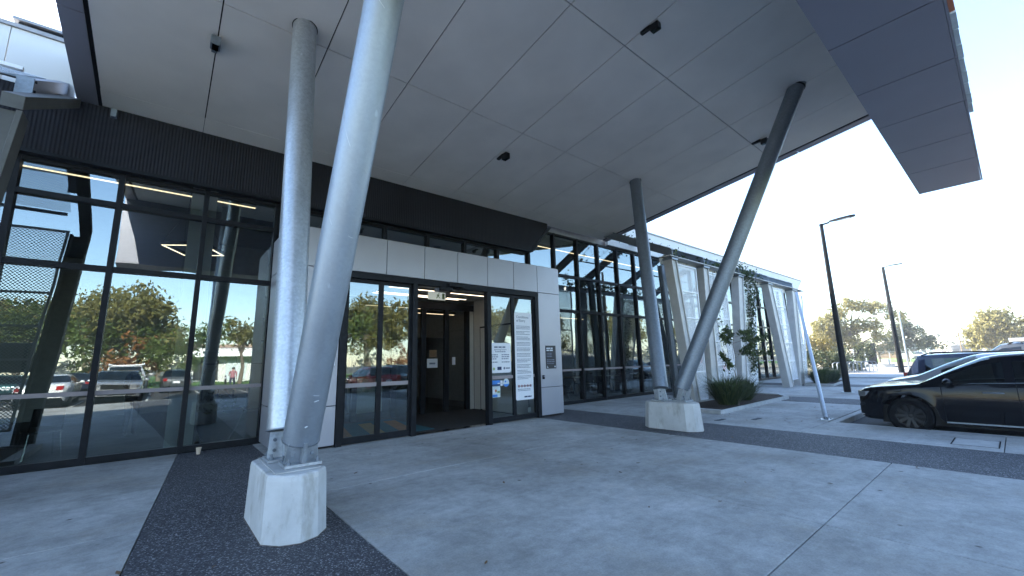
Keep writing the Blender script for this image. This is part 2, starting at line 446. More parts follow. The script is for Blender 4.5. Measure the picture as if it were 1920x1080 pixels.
# concrete slabs between dark aggregate bands, real gaps as joints
G = .006
slab = MB()
def slabs(xs, ys, top=0.):
    for a, b in zip(xs, xs[1:]):
        for c, d in zip(ys, ys[1:]):
            slab.box(a+G, c+G, -.1, b-G, d-G, top)
slabs([-40, -34, -28, -22, -16, -10, -7, -3.6], [-6, -2.2, 1.33, 5.55, 9.90])
def band_edge(y): return .36+.085*(y-9.9)
for c, d in zip([-6, -2.2, 1.33, 5.55], [-2.2, 1.33, 5.55, 9.90]):
    slab.prism([(-3.6+G, c+G, -.1), (band_edge(c)-G, c+G, -.1), (band_edge(d)-G, d-G, -.1), (-3.6+G, d-G, -.1)], (0, 0, .1))
slabs([1.5, 4.66, 7.8], [-6, -2.2, 1.33, 5.58, 9.90])
slabs([9.65, 11.42], [-6, -2.2, .35, 2.92]); slabs([9.65, 12.1, 15.7], [2.92, 6.0, 9.90])
for k in range(1, 6):
    a = 9.65+7.9*k; slabs([a-.05, a+3.0, a+6.05], [2.92, 6.0, 9.90])
structure('pavement', slab, 'concrete', bevel=.004)
ag = MB()
ag.prism([(band_edge(-6)+.003, -6, -.1), (1.497, -6, -.1), (1.497, 9.9, -.1), (band_edge(9.9)+.003, 9.9, -.1)], (0, 0, .097))
for a, b, c in [(7.8, 9.65, -6)] + [(7.8+7.9*k+.1, 9.6+7.9*k, 2.92) for k in range(1, 6)]:
    ag.box(a+.003, c+.003, -.1, b-.003, 9.90, -.003)
structure('aggregate_band', ag, 'aggregate')
kb = MB()
for (x0, y0, x1, y1) in [(11.42, -6, 11.57, 2.77), (11.42, 2.77, 62, 2.915), (-40, -6.16, 11.57, -6.01)]:
    kb.box(x0+.004, y0+.004, -.16, x1-.004, y1-.004, -.002)
structure('kerb', kb, 'kerb', bevel=.02)
ln = MB()
for k in range(18):
    x = 11.6+2.65*k; ln.box(x, -2.6, -.14, x+.09, 2.5, -.126)
    ln.box(x-20, -12.6, -.14, x-19.91, -7.8, -.126); ln.box(x-20, -19.6, -.14, x-19.91, -14.8, -.126)
structure('bay_marking', ln, 'paint_line')

# ------------------------------------------------------------------ the library building
YF = 9.95
bld = Thing('public_building', 'long single storey public building with black framed glazing and white parapet', 'building', (6, 12, 0))
b = MB(); b.box(-14, 10.02, -.12, 36, 24, .012); bld.part('floor', b, 'int_dark')
b = MB(); b.box(-14, 23.8, .02, 36, 24, 5.8); b.box(-14.2, 10.0, .02, -14, 24, 5.8); b.box(36, 10.3, .02, 36.2, 24, 5.8); bld.part('rear_wall', b, 'int_wall')
b = MB(); b.box(-14, 10.06, 5.22, 2.9, 23.79, 5.34); bld.part('ceiling', b, 'int_ceil')
b = MB(); b.box(8.9, 10.06, 5.80, 36, 23.79, 5.9); bld.part('ceiling', b, 'int_ceil')
b = MB(); b.box(2.92, 11.9, 4.9, 8.88, 23.79, 5.0); bld.part('ceiling', b, 'int_ceil')
b = MB(); b.box(-14.2, 10.06, 5.96, 36.2, 24.2, 6.3); bld.part('roof', b, 'roof_metal')
b = MB(); b.box(-14, 19.5, .02, 2.9, 19.6, 5.2); bld.part('inner_wall', b, 'int_grey')
b = MB(); b.box(2.7, 14, .02, 2.85, 19.4, 5.2); b.box(9.0, 12.2, .02, 9.12, 19.5, 5.75); bld.part('inner_wall', b, 'int_grey')
for x in (.15, -4.9):
    b = MB(); b.box(x, 10.25, .02, x+.42, 10.62, 5.2); bld.part('interior_column', b, 'int_white')
b = MB(); b.box(3.0, 15.2, 2.5, 8.98, 15.4, 4.88); b.box(3.0, 17.5, .02, 8.98, 17.6, 2.5); bld.part('inner_wall', b, 'int_grey')
b = MB(); b.box(1.0, 15.0, 2.0, 2.3, 15.6, 5.2); bld.part('bulkhead', b, 'int_grey')  # added grey block, stands where the glass only mirrors the canopy columns
b = MB(); b.box(13.3, 14.6, .02, 13.8, 15.1, 5.75); bld.part('interior_column', b, 'int_grey')
b = MB(); b.box(20.3, 14.6, .02, 20.8, 15.1, 5.75); bld.part('interior_column', b, 'int_grey')

def bay(x0, x1, z0, z1, transoms, stripe=True, left=True, tilt=True, y=YF):
    m = .04
    b = MB()
    b.box(x0-m, y-.09, z0, x0+m, y+.06, z1)                          # left mullion
    if left == 'both': b.box(x1-m, y-.09, z0, x1+m, y+.06, z1)
    rx = x1-m if left else x1-m
    b.box(x0+m, y-.07, z0, rx, y+.05, z0+.10)
    b.box(x0+m, y-.07, z1-.06, rx, y+.05, z1)
    for t in transoms: b.box(x0+m, y-.075, t-.045, rx, y+.05, t+.045)
    fr = bld.part('window', b, 'frame')
    a = rng.normal(0, .0016) if tilt else 0; c = rng.normal(0, .0014) if tilt else 0
    p = MB(); zs = [z0+.10]+[v for t in transoms for v in (t-.045, t+.045)]+[z1-.06]
    for k in range(0, len(zs), 2):
        a = rng.normal(0, .0016); c = rng.normal(0, .0014)
        w2, h2 = (rx-x0-m)/2, (zs[k+1]-zs[k])/2
        p.quad((x0+m, y-a*w2-c*h2, zs[k]), (rx, y+a*w2-c*h2, zs[k]), (rx, y+a*w2+c*h2, zs[k+1]), (x0+m, y-a*w2+c*h2, zs[k+1]))
    bld.part('pane', p, 'glass', fr)
    if stripe:
        p = MB(); p.box(x0+m, y-.022, 1.10, rx, y-.018, 1.17); bld.part('safety_stripe', p, 'stripe', fr)

xs = [-7.12, -5.87, -4.62, -3.37, -2.12, -.87, .375, 1.62]
for a, c in zip(xs, xs[1:]): bay(a, c, .02, 5.0, [3.24, 4.41])
b = MB(); b.box(1.58, YF-.09, .02, 1.66, YF+.06, 5.0); bld.part('mullion', b, 'frame')
# clerestory above the entrance box
xs = [1.66, 2.85, 4.06, 5.27, 6.48, 7.69]
for a, c in zip(xs, xs[1:]+[8.9]): bay(a+.02, c+.02, 4.14, 5.0, [], False)
# full height glazing to the right
xs = [9.02+1.21*k for k in range(23)]
for a, c in zip(xs, xs[1:]): bay(a, c, .02, 5.92, [3.18, 4.43])
b = MB(); b.box(35.6, YF-.09, .02, 35.76, YF+.06, 5.92); bld.part('mullion', b, 'frame')
# dark ribbed bulkhead with a raked end, and its edge trim
MT['ribs'] = ribbed('dark_ribbed_sheet', (.017, .0165, .021), .55, 0, .05, .012)
b = MB(); b.prism([(-14, 9.70, 5.06), (8.93, 9.70, 5.06), (9.75, 9.70, 5.96), (9.75, 9.70, 6.12), (-14, 9.70, 6.12)], (0, .14, 0)); bld.part('bulkhead_cladding', b, 'ribs')
b = MB(); b.box(-14, 9.68, 5.0, 8.9, 9.86, 5.055)
b.prism([(8.90, 9.68, 5.0), (9.02, 9.68, 5.0), (9.92, 9.68, 6.0), (9.80, 9.68, 6.0)], (0, .18, 0)); bld.part('edge_trim', b, 'frame')
# parapets
def parapet(x0, x1, z0, z1, joints, slant=0):
    e = [x0]+joints+[x1]
    for i, (a, c) in enumerate(zip(e, e[1:])):
        last = slant if i == len(e)-2 else 0
        p = MB(); p.prism([(a+.006, 9.86, z0), (c-.006-last, 9.86, z0), (c-.006, 9.86, z1), (a+.006, 9.86, z1)], (0, .14, 0)); bld.part('parapet_panel', p, 'parapet')
    p = MB(); p.box(x0, 9.82, z1+.004, x1+.05, 10.12, z1+.07); bld.part('parapet_capping', p, 'capping')
parapet(-14, -1.62, 5.98, 7.16, [-11.2, -8.4, -5.4, -2.45])
parapet(13.3, 37.4, 5.98, 7.0, [16.4, 19.6, 22.8, 26.0, 29.2, 32.4], 1.5)
b = MB(); b.box(13.3, 9.8, 5.93, 36, 9.99, 5.97); bld.part('ledge', b, 'frame')
for nm, lab, x0, x1, y, h in [('roof_vent', 'low dark louvred roof unit on the left end of the parapet', -2.42, -1.75, 10.0, .17),
                     ('roof_vent', 'small flat roof vent above the far end of the white parapet', 33.0, 34.6, 11.5, .9), ('roof_vent', 'low roof box showing above the middle of the white parapet', 23.4, 25.0, 11.6, 1.0)]:
    z0 = 7.235 if x0 < 0 else 6.3
    t = Thing(nm, lab, 'roof vent', ((x0+x1)/2, y, z0))
    b = MB(); b.box(x0, y, z0, x1, y+.5, z0+h-.03); t.part('housing', b, 'frame')
    b = MB(); b.box(x0-.06, y-.06, z0+h-.03, x1+.06, y+.56, z0+h+.02); t.part('lid', b, 'roof_metal')

# ------------------------------------------------------------------ entrance portal
por = Thing('entrance_portal', 'projecting entrance box clad in silver panels with sliding glass doors', 'entrance', (5.15, 8.35, 0))
PX0, PX1, PZ, PY = 1.60, 8.72, 4.12, 8.30
cx = [PX0, 2.57, 3.48, 4.37, 5.25, 6.14, 7.0, 7.86, PX1]
def panel(x0, x1, z0, z1, y0=PY, d=.05):
    b = MB(); b.box(x0+.007, y0, z0+.007, x1-.007, y0+d, z1-.007); por.part('cladding_panel', b, 'alu', bevel=.003)
for a, c in zip(cx, cx[1:]): panel(a, c, 3.36, PZ)
panel(PX0, 2.57, .04, .75); panel(PX0, 2.57, .75, 3.36); panel(7.86, PX1, .04, .77); panel(7.86, PX1, .77, 3.36)
for z0, z1 in ((.04, .75), (.75, 3.36), (3.36, PZ)):
    for y0, y1 in ((8.36, 9.1), (9.1, 9.84)):
        b = MB(); b.box(PX0, y0+.006, z0+.007, PX0+.05, y1-.006, z1-.007); por.part('cladding_panel', b, 'alu', bevel=.003)
        b = MB(); b.box(PX1-.05, y0+.006, z0+.007, PX1, y1-.006, z1-.007); por.part('cladding_panel', b, 'alu', bevel=.003)
b = MB(); b.box(PX0+.06, PY+.055, .01, 2.56, 9.83, PZ-.03); b.box(7.87, PY+.055, .01, PX1-.06, 9.83, PZ-.03); b.box(2.565, PY+.055, 3.52, 7.865, 9.83, PZ-.03)
por.part('backing', b, 'joint')
b = MB(); b.box(PX0+.02, PY+.02, PZ-.02, PX1-.02, 9.83, PZ+.012); por.part('roof', b, 'capping')
# door surround
b = MB(); b.box(2.575, 8.27, 3.22, 7.855, 8.42, 3.352)
for x in (2.575, 4.09, 6.10, 7.735): b.box(x, 8.27, .005, x+.115, 8.42, 3.218)
por.part('door_frame', b, 'frame', bevel=.004)
b = MB(); b.box(4.21, 8.26, 0.002, 6.10, 8.5, .014); por.part('threshold', b, 'chrome')
def sash(x0, x1, y):
    b = MB(); b.box(x0, y, .02, x0+.05, y+.05, 3.21); b.box(x1-.05, y, .02, x1, y+.05, 3.21)
    b.box(x0+.05, y, .02, x1-.05, y+.05, .14); b.box(x0+.05, y, 3.14, x1-.05, y+.05, 3.21)
    d = por.part('door_leaf', b, 'frame')
    a = rng.normal(0, .0015)
    p = MB(); p.quad((x0+.05, y+.025-a, .14), (x1-.05, y+.025+a, .14), (x1-.05, y+.025+a, 3.14), (x0+.05, y+.025-a, 3.14)); por.part('pane', p, 'door_glass', d)
    if x1 < 5:
        p = MB(); p.box(x0+.05, y+.004, 1.06, x1-.05, y+.008, 1.14); por.part('safety_stripe', p, 'stripe', d)
    else:
        p = MB(); p.box(x0+.05, y+.004, 1.06, x1-.05, y+.008, 1.14); por.part('safety_stripe', p, 'stripe', d)
sash(2.692, 3.40, 8.34); sash(3.40, 4.088, 8.34); sash(6.217, 6.98, 8.34); sash(6.98, 7.733, 8.34)
b = MB(); b.box(4.95, 8.17, 3.23, 5.35, 8.265, 3.33); b.box(4.72, 8.20, 3.13, 5.05, 8.265, 3.215); por.part('door_sensor', b, 'black_plastic', bevel=.015)
# lobby behind the open doors
b = MB(); b.box(2.6, 8.43, .005, 7.9, 11.45, .013); por.part('lobby_floor', b, 'int_dark')
b = MB(); b.box(2.6, 8.43, 3.50, 7.86, 11.5, 3.516); por.part('lobby_ceiling', b, 'int_white')
b = MB(); b.box(7.80, 8.43, .02, 7.86, 11.34, 3.49); por.part('lobby_wall', b, 'int_white')
b = MB(); b.box(7.74, 9.3, .05, 7.795, 10.9, 2.55); por.part('wall_panel', b, 'int_white')
b = MB(); b.box(7.755, 9.25, .02, 7.798, 9.295, 2.6); b.box(7.755, 10.905, .02, 7.798, 10.95, 2.6); b.box(7.755, 9.3, 2.555, 7.798, 10.9, 2.6); por.part('wall_panel_trim', b, 'frame')
b = MB(); b.box(2.6, 11.36, 3.14, 7.86, 11.48, 3.34)
for x in (2.6, 3.9, 5.0, 5.92, 6.72, 7.5): b.box(x, 11.36, .02, x+.14, 11.48, 3.138)
por.part('inner_door_frame', b, 'frame')
for x0, x1 in ((2.74, 3.9), (4.04, 5.0), (5.14, 5.92), (6.06, 6.72), (6.86, 7.5)):
    p = MB(); p.quad((x0, 11.42, .03), (x1, 11.42, .03), (x1, 11.42, 3.135), (x0, 11.42, 3.135)); por.part('inner_pane', p, 'inner_glass')
b = MB(); b.box(7.64, 11.37, .02, 7.80, 11.47, 3.135); por.part('inner_jamb', b, 'int_white')
for i, (x0, x1, y) in enumerate([(4.3, 5.62, 10.08), (4.3, 6.08, 10.92), (4.3, 7.08, 11.16), (6.16, 7.35, 10.12), (6.55, 7.25, 10.98)]):
    lab = ['warm linear light on the lobby ceiling nearest the doors, ending in a corner', 'warm linear light on the lobby ceiling, middle of the left three', 'warm linear light closest above the inner lobby doors',
           'warm linear light on the lobby ceiling nearest the right jamb', 'short warm linear light on the lobby ceiling behind the exit sign'][i]
    t = Thing('linear_light', lab, 'ceiling light', ((x0+x1)/2, y, 3.49), 'linear lights in the lobby')
    b = MB(); b.box(x0-.01, y-.035, 3.455, x1+.01, y+.035, 3.495); t.part('housing', b, 'black_plastic')
    b = MB(); b.box(x0, y-.022, 3.445, x1, y+.022, 3.4545); t.part('diffuser', b, 'led')
t = Thing('exit_sign', 'hanging white exit sign with a running figure in the lobby', 'exit sign', (5.3, 9.4, 3.3))
b = MB(); b.box(5.06, 9.39, 3.10, 5.56, 9.42, 3.30); t.part('panel', b, 'exit_sign')
b = MB(); b.box(5.25, 9.38, 3.31, 5.37, 9.43, 3.495); t.part('bracket', b, 'white_metal')
b = MB(); b.ellipsoid((5.36, 9.386, 3.262), (.016, .003, .016)); b.prism([(5.30, 9.388, 3.245), (5.37, 9.388, 3.235), (5.36, 9.388, 3.185), (5.32, 9.388, 3.19)], (0, -.003, 0))
b.prism([(5.32, 9.388, 3.188), (5.345, 9.388, 3.188), (5.30, 9.388, 3.13), (5.28, 9.388, 3.14)], (0, -.003, 0)); b.prism([(5.345, 9.388, 3.188), (5.365, 9.388, 3.188), (5.405, 9.388, 3.15), (5.39, 9.388, 3.14)], (0, -.003, 0))
b.box(5.46, 9.385, 3.125, 5.53, 9.388, 3.275); t.part('running_figure', b, 'ink_green')

# ------------------------------------------------------------------ signs on the portal
def word_bars(t, x0, x1, z, pitch, n, h, y, mat, skip=0):
    """lines of small print too fine to read in the photograph: one word-length stroke per word"""
    b = MB(); r = random.Random(int(z*1000)+n)
    for i in range(n):
        if skip and i % skip == skip-1:
            t.part('small_print', b, mat); b = MB(); continue
        x = x0; xe = x1-(r.random()*.45*(x1-x0) if i % 3 == 2 else r.random()*.08*(x1-x0))
        while x < xe-.5*h:
            w_ = min(xe-x, h*(1.2+3.2*r.random())); b.box(x, y, z-i*pitch-h/2, x+w_, y+.0015, z-i*pitch+h/2); x += w_+h*.55
    if b.v: t.part('small_print', b, mat)
t = Thing('opening_hours_sign', 'white rounded opening hours sign on the fixed pane right of the door', 'sign', (6.51, 8.33, 1.2))
def rrect(x0, x1, z0, z1, r, n=6):
    pts = []
    for cx_, cz, a0 in ((x1-r, z0+r, -90), (x1-r, z1-r, 0), (x0+r, z1-r, 90), (x0+r, z0+r, 180)):
        for k in range(n+1):
            a = R(a0+90*k/n); pts.append((cx_+r*math.cos(a), cz+r*math.sin(a)))
    return pts
def plate(x0, x1, z0, z1, y, r=.03, d=.006):
    b = MB(); b.prism([(x, y, z) for x, z in rrect(x0, x1, z0, z1, r)], (0, d, 0)); return b
t.part('board', plate(6.18, 6.86, 1.21, 1.95, 8.325, .05), 'sign_white')
word_bars(t, 6.33, 6.73, 1.845, .1, 1, .04, 8.3225, 'ink')
text_part(t, 'opening hours', .07, (6.52, 8.3235, 1.765), 'ink', align='CENTER')
word_bars(t, 6.36, 6.7, 1.73, .1, 1, .022, 8.3225, 'ink')
word_bars(t, 6.22, 6.45, 1.655, .05, 3, .024, 8.3225, 'ink'); word_bars(t, 6.56, 6.82, 1.655, .05, 3, .024, 8.3225, 'ink')
word_bars(t, 6.22, 6.45, 1.475, .05, 1, .024, 8.3225, 'ink'); word_bars(t, 6.56, 6.82, 1.475, .05, 1, .024, 8.3225, 'ink')
b = MB(); b.box(6.42, 8.322, 1.28, 6.55, 8.3245, 1.36); t.part('logo_block', b, 'ink_dark')
b = MB(); b.lathe([(.03, 0), (.03, .002)], (6.64, 8.322, 1.32), 'y'); b.box(6.69, 8.322, 1.305, 6.82, 8.3245, 1.335); t.part('logo_mark', b, 'ink')
b = MB(); b.lathe([(.035, 0), (.035, .002)], (6.31, 8.322, 1.31), 'y'); t.part('logo_leaf', b, 'ink_green')
t = Thing('conditions_sign', 'tall narrow white conditions of entry sign on the rightmost door pane', 'sign', (7.3, 8.32, .5))
t.part('board', plate(7.0, 7.61, .50, 2.76, 8.315, .04), 'sign_white')
text_part(t, 'Conditions\nof Entry', .098, (7.06, 8.3135, 2.61), 'ink')
word_bars(t, 7.06, 7.55, 2.40, .036, 40, .014, 8.3125, 'ink', skip=4)
b = MB()
for k in range(5):
    x = 7.10+.1*k; b.lathe([(.036, 0), (.036, .0015), (.028, .0015), (.028, 0)], (x, 8.3125, .85), 'y', n=20); b.box(x-.012, 8.3125, .83, x+.012, 8.314, .87)
t.part('prohibition_symbols', b, 'ink_pink')
word_bars(t, 7.06, 7.5, .77, .035, 2, .014, 8.3125, 'ink'); word_bars(t, 7.28, 7.55, .575, .05, 1, .034, 8.3125, 'ink_dark')
t = Thing('wall_plaque', 'small charcoal plaque with white lettering on the right silver pier', 'sign', (8.27, 8.30, 1.27))
t.part('board', plate(8.08, 8.47, 1.26, 1.89, 8.29, .006, .009), 'plaque')
word_bars(t, 8.11, 8.36, 1.815, .055, 2, .036, 8.288, 'ink_white'); word_bars(t, 8.11, 8.33, 1.68, .045, 3, .018, 8.288, 'ink')
word_bars(t, 8.11, 8.42, 1.50, .05, 2, .022, 8.288, 'ink'); word_bars(t, 8.11, 8.4, 1.40, .05, 1, .018, 8.288, 'ink')
b = MB(); b.prism([(8.11, 8.289, 1.28), (8.16, 8.289, 1.28), (8.12, 8.289, 1.35)], (0, -.0015, 0)); b.lathe([(.022, 0), (.022, .0015)], (8.42, 8.2875, 1.315), 'y'); t.part('emblem', b, 'ink_white')
t = Thing('card_reader', 'small black card reader below the charcoal plaque', 'card reader', (7.96, 8.3, 1.05))
b = MB(); b.box(7.93, 8.27, .99, 8.0, 8.299, 1.10); t.part('housing', b, 'black_plastic', bevel=.01)
b = MB(); b.box(7.945, 8.268, 1.05, 7.985, 8.2695, 1.085); t.part('touch_pad', b, 'ink')
t = Thing('intercom', 'white wall intercom with a dark lens beside the left door frame', 'intercom', (2.46, 8.3, 1.58))
b = MB(); b.box(2.41, 8.265, 1.49, 2.51, 8.299, 1.68); t.part('housing', b, 'sign_white', bevel=.008)
b = MB(); b.lathe([(.016, 0), (.014, -.004)], (2.46, 8.264, 1.645), 'y'); t.part('lens', b, 'black_plastic')
b = MB(); b.box(2.445, 8.262, 1.52, 2.475, 8.2645, 1.60); t.part('button', b, 'alu')
def poster(name, lab, x0, x1, z0, z1, bits, cat='poster'):
    t = Thing(name, lab, cat, ((x0+x1)/2, 8.355, z0))
    b = MB(); b.box(x0, 8.353, z0, x1, 8.357, z1); t.part('sheet', b, bits[0])
    for nm, m, q in bits[1:]:
        p = MB()
        if len(q) == 4: p.box(q[0], 8.3505, q[2], q[1], 8.3525, q[3])
        else: p.lathe([(q[2], 0), (q[2], .002)], (q[0], 8.3505, q[1]), 'y')
        t.part(nm, p, m)
poster('poster', 'blue landscape poster stuck low on the pane right of the door', 6.27, 6.52, .90, 1.03, ['ink_blue', ('band', 'ink_dark', (6.275, 6.515, .905, .935)), ('patch', 'sign_white', (6.44, 6.51, .94, .965))])
poster('poster', 'colourful portrait flyer below the blue poster on the door pane', 6.27, 6.52, .62, .885, ['pale_acrylic', ('spot', 'orange', (6.38, .78, .035)), ('patch', 'ink_green', (6.42, 6.51, .72, .77)), ('patch', 'ink_blue', (6.28, 6.43, .63, .69)), ('spot', 'ink_red', (6.47, .75, .022)), ('patch', 'sign_white', (6.28, 6.35, .72, .80))])
poster('notice', 'small white notice between the blue poster and the round sticker', 6.53, 6.60, .89, 1.02, ['sign_white', ('line', 'ink', (6.54, 6.59, .95, .96))], 'notice')
t = Thing('round_sticker', 'round pale blue sticker beside the small notice on the door pane', 'sticker', (6.71, 8.355, .95))
b = MB(); b.lathe([(.10, 0), (.10, .003)], (6.71, 8.352, .96), 'y', n=32); t.part('disc', b, 'pale_acrylic')
b = MB(); b.prism([(6.71+.098*math.cos(R(a)), 8.3515, .96+.098*math.sin(R(a))) for a in range(200, 341, 10)], (0, -.002, 0)); t.part('wave', b, 'ink_blue')
b = MB(); b.lathe([(.025, 0), (.025, .002)], (6.69, 8.349, .99), 'y'); t.part('dot', b, 'ink_blue')
t = Thing('power_outlet', 'white double outlet low inside the rightmost door pane', 'outlet', (7.55, 8.42, .22))
b = MB(); b.box(7.5, 8.43, .16, 7.6, 8.45, .28); t.part('plate', b, 'sign_white'); b = MB(); b.box(7.54, 8.44, .28, 7.56, 8.46, .75); t.part('cable', b, 'ink')

# ------------------------------------------------------------------ canopy
TILT = .142995; ZB = 6.095
def zs(y): return ZB+(YF-y)*math.tan(TILT)
can = Thing('entrance_canopy', 'large tilted entrance canopy with grey panelled soffit and level outer band', 'canopy', (5.8, 5, 6.8))
JX = [-1.25]+[.19+1.4105*k for k in range(10)]; JX[-1] = 12.90
JY = [.93, 3.68, 6.47, 9.25, 9.84]
def slab_panel(name, x0, x1, y0, y1, mat, g=.006, lift=0., d=.02):
    b = MB()
    y0 += g; y1 -= g; x0 += g; x1 -= g
    b._add([(x0, y0, zs(y0)+lift), (x1, y0, zs(y0)+lift), (x1, y1, zs(y1)+lift), (x0, y1, zs(y1)+lift),
            (x0, y0, zs(y0)+lift+d), (x1, y0, zs(y0)+lift+d), (x1, y1, zs(y1)+lift+d), (x0, y1, zs(y1)+lift+d)],
           [(0, 3, 2, 1), (4, 5, 6, 7), (0, 1, 5, 4), (1, 2, 6, 5), (2, 3, 7, 6), (3, 0, 4, 7)])
    can.part(name, b, mat)
for x0, x1 in zip(JX, JX[1:]):
    for k, (y0, y1) in enumerate(zip(JY, JY[1:])): slab_panel('soffit_panel', x0, x1, y0, y1, 'soffit', .009 if k < 3 else .004)
for y0, y1 in zip([.93, 3.1, 5.4, 7.6], [3.1, 5.4, 7.6, 9.84]):
    slab_panel('edge_panel', 12.935, 13.20, y0, y1, 'band', .009, -.03)
    slab_panel('edge_panel', -1.57, -1.285, y0, y1, 'band', .009, -.03)
BX = [-1.57, .19]+[.19+1.4105*k for k in range(1, 9)]+[13.19]
ZL, ZT, BY0, BY1 = 5.085, 7.95, -.04, .925
for x0, x1 in zip(BX, BX[1:]):
    b = MB(); b.box(x0+.010, BY0, ZL, x1-.010, BY1, ZL+.02); can.part('band_panel', b, 'band')
    b = MB(); b.box(x0+.010, BY0-.026, ZL, x1-.010, BY0-.004, ZT); can.part('fascia_panel', b, 'band')
    b = MB(); b.box(x0+.006, BY1-.02, ZL+.024, x1-.006, BY1, zs(BY1)-.01); can.part('inner_fascia_panel', b, 'band')
b = MB(); b.box(13.186, BY0, ZL+.005, 13.20, BY1, ZT-.01); b.box(-1.58, BY0, ZL+.005, -1.566, BY1, ZT-.01); can.part('end_cap', b, 'band')
b = MB()
b._add([(-1.56, .93, zs(.93)+.03), (13.18, .93, zs(.93)+.03), (13.18, 9.84, zs(9.84)+.03), (-1.56, 9.84, zs(9.84)+.03),
        (-1.56, .93, ZT-.05), (13.18, .93, ZT-.05), (13.18, 9.84, ZT-1.0), (-1.56, 9.84, ZT-1.0)],
       [(0, 3, 2, 1), (4, 5, 6, 7), (0, 1, 5, 4), (1, 2, 6, 5), (2, 3, 7, 6), (3, 0, 4, 7)])
b.box(-1.56, BY0+.005, ZL+.03, 13.18, BY1-.03, ZT-.02)
can.part('roof', b, 'joint')
t = Thing('fascia_sign', 'row of raised acrylic sign pieces seen edge on along the canopy fascia', 'sign', (7, -.1, 5.2))
xx = [(4.6, 6.2, 'orange')] + [(6.24+.375*k, 6.24+.375*k+.355, 'pale_acrylic') for k in range(8)]
for i, (x0, x1, m) in enumerate(xx):
    b = MB(); b.box(x0, -.112-.004*(i % 2), ZL+.012, x1, -.068, ZL+.55); t.part('sign_piece', b, m)
def spot(x, y, lab, mat='black_plastic', k=1., face=1):
    z = zs(y)
    t = Thing('soffit_spotlight', lab, 'spotlight', (x, y, z), 'spotlights under the canopy')
    b = MB(); b.box(x-.045*k, y-.04*k, z-.075*k, x+.045*k, y+.22*k, z+.01); t.part('mounting_rail', b, mat, bevel=.008)
    b = MB(); b.box(x+.0*k-.075*k, y-.25*k, z-.20*k, x+.075*k, y-.045*k, z-.02); t.part('lamp_head', b, mat, bevel=.012)
    b = MB(); b.box(x-.05*k, y-.235*k, z-.206*k, x+.05*k, y-.06*k, z-.201*k); t.part('lens', b, 'car_glass')
spot(5.87, 3.2, 'black box spotlight on the soffit joint high in the upper middle', k=.74)
spot(5.93, 7.34, 'small dark spotlight on the soffit near the middle, above the door', k=.85)
spot(11.45, 3.5, 'black spotlight on the soffit beside the top of the far dark column', k=.8)
spot(.17, 7.25, 'grey box spotlight on the soffit at left, near the round column', 'galv_dark', .85)
single('motion_sensor', 'small grey sensor box at the top of the dark bulkhead on the left', 'sensor', MB().box(-1.12, 9.6, 5.93, -1.04, 9.695, 6.08), 'galv_dark', (-1.08, 9.69, 5.93), bevel=.008)

# ------------------------------------------------------------------ V columns and plinths
def plinth(cx_, cy, lab):
    plan = [(-.26, -.42), (-.15, -.56), (0, -.62), (.15, -.56), (.26, -.42), (.27, .42), (.15, .58), (0, .63), (-.15, .58), (-.27, .42)]
    b = MB(); n = len(plan); rings = [(0, 1.03), (.05, 1.02), (.50, .965), (.535, .95), (.55, .92)]
    for z, s in rings: b.v += [(cx_+x*s, cy+y*s, z) for x, y in plan]
    for i in range(len(rings)-1):
        b.f += [(i*n+k, i*n+(k+1) % n, (i+1)*n+(k+1) % n, (i+1)*n+k) for k in range(n)]
    b.f.append(tuple(range((len(rings)-1)*n, len(rings)*n))); b.f.append(tuple(range(n-1, -1, -1))); b.mi = [0]*len(b.f)
    t = Thing('column_plinth', lab, 'plinth', (cx_, cy, 0), 'concrete plinths of the canopy columns')
    t.part('block', b, 'plinth', bevel=.008)
    g_ = MB(); g_.box(cx_-.19, cy-.44, .552, cx_+.19, cy+.44, .562); t.part('grout_pad', g_, 'kerb')
    d_ = MB(); d_.prism([(cx_+x*1.06, cy+y*1.045, .0005) for x, y in plan], (0, 0, .004)); t.part('sealant_joint', d_, 'kerb_dirty')
    return t
plinth(1.05, 4.80, 'chunky pale concrete plinth in the left foreground on dark aggregate')
plinth(8.52, 4.92, 'concrete plinth under the far leaning column pair')

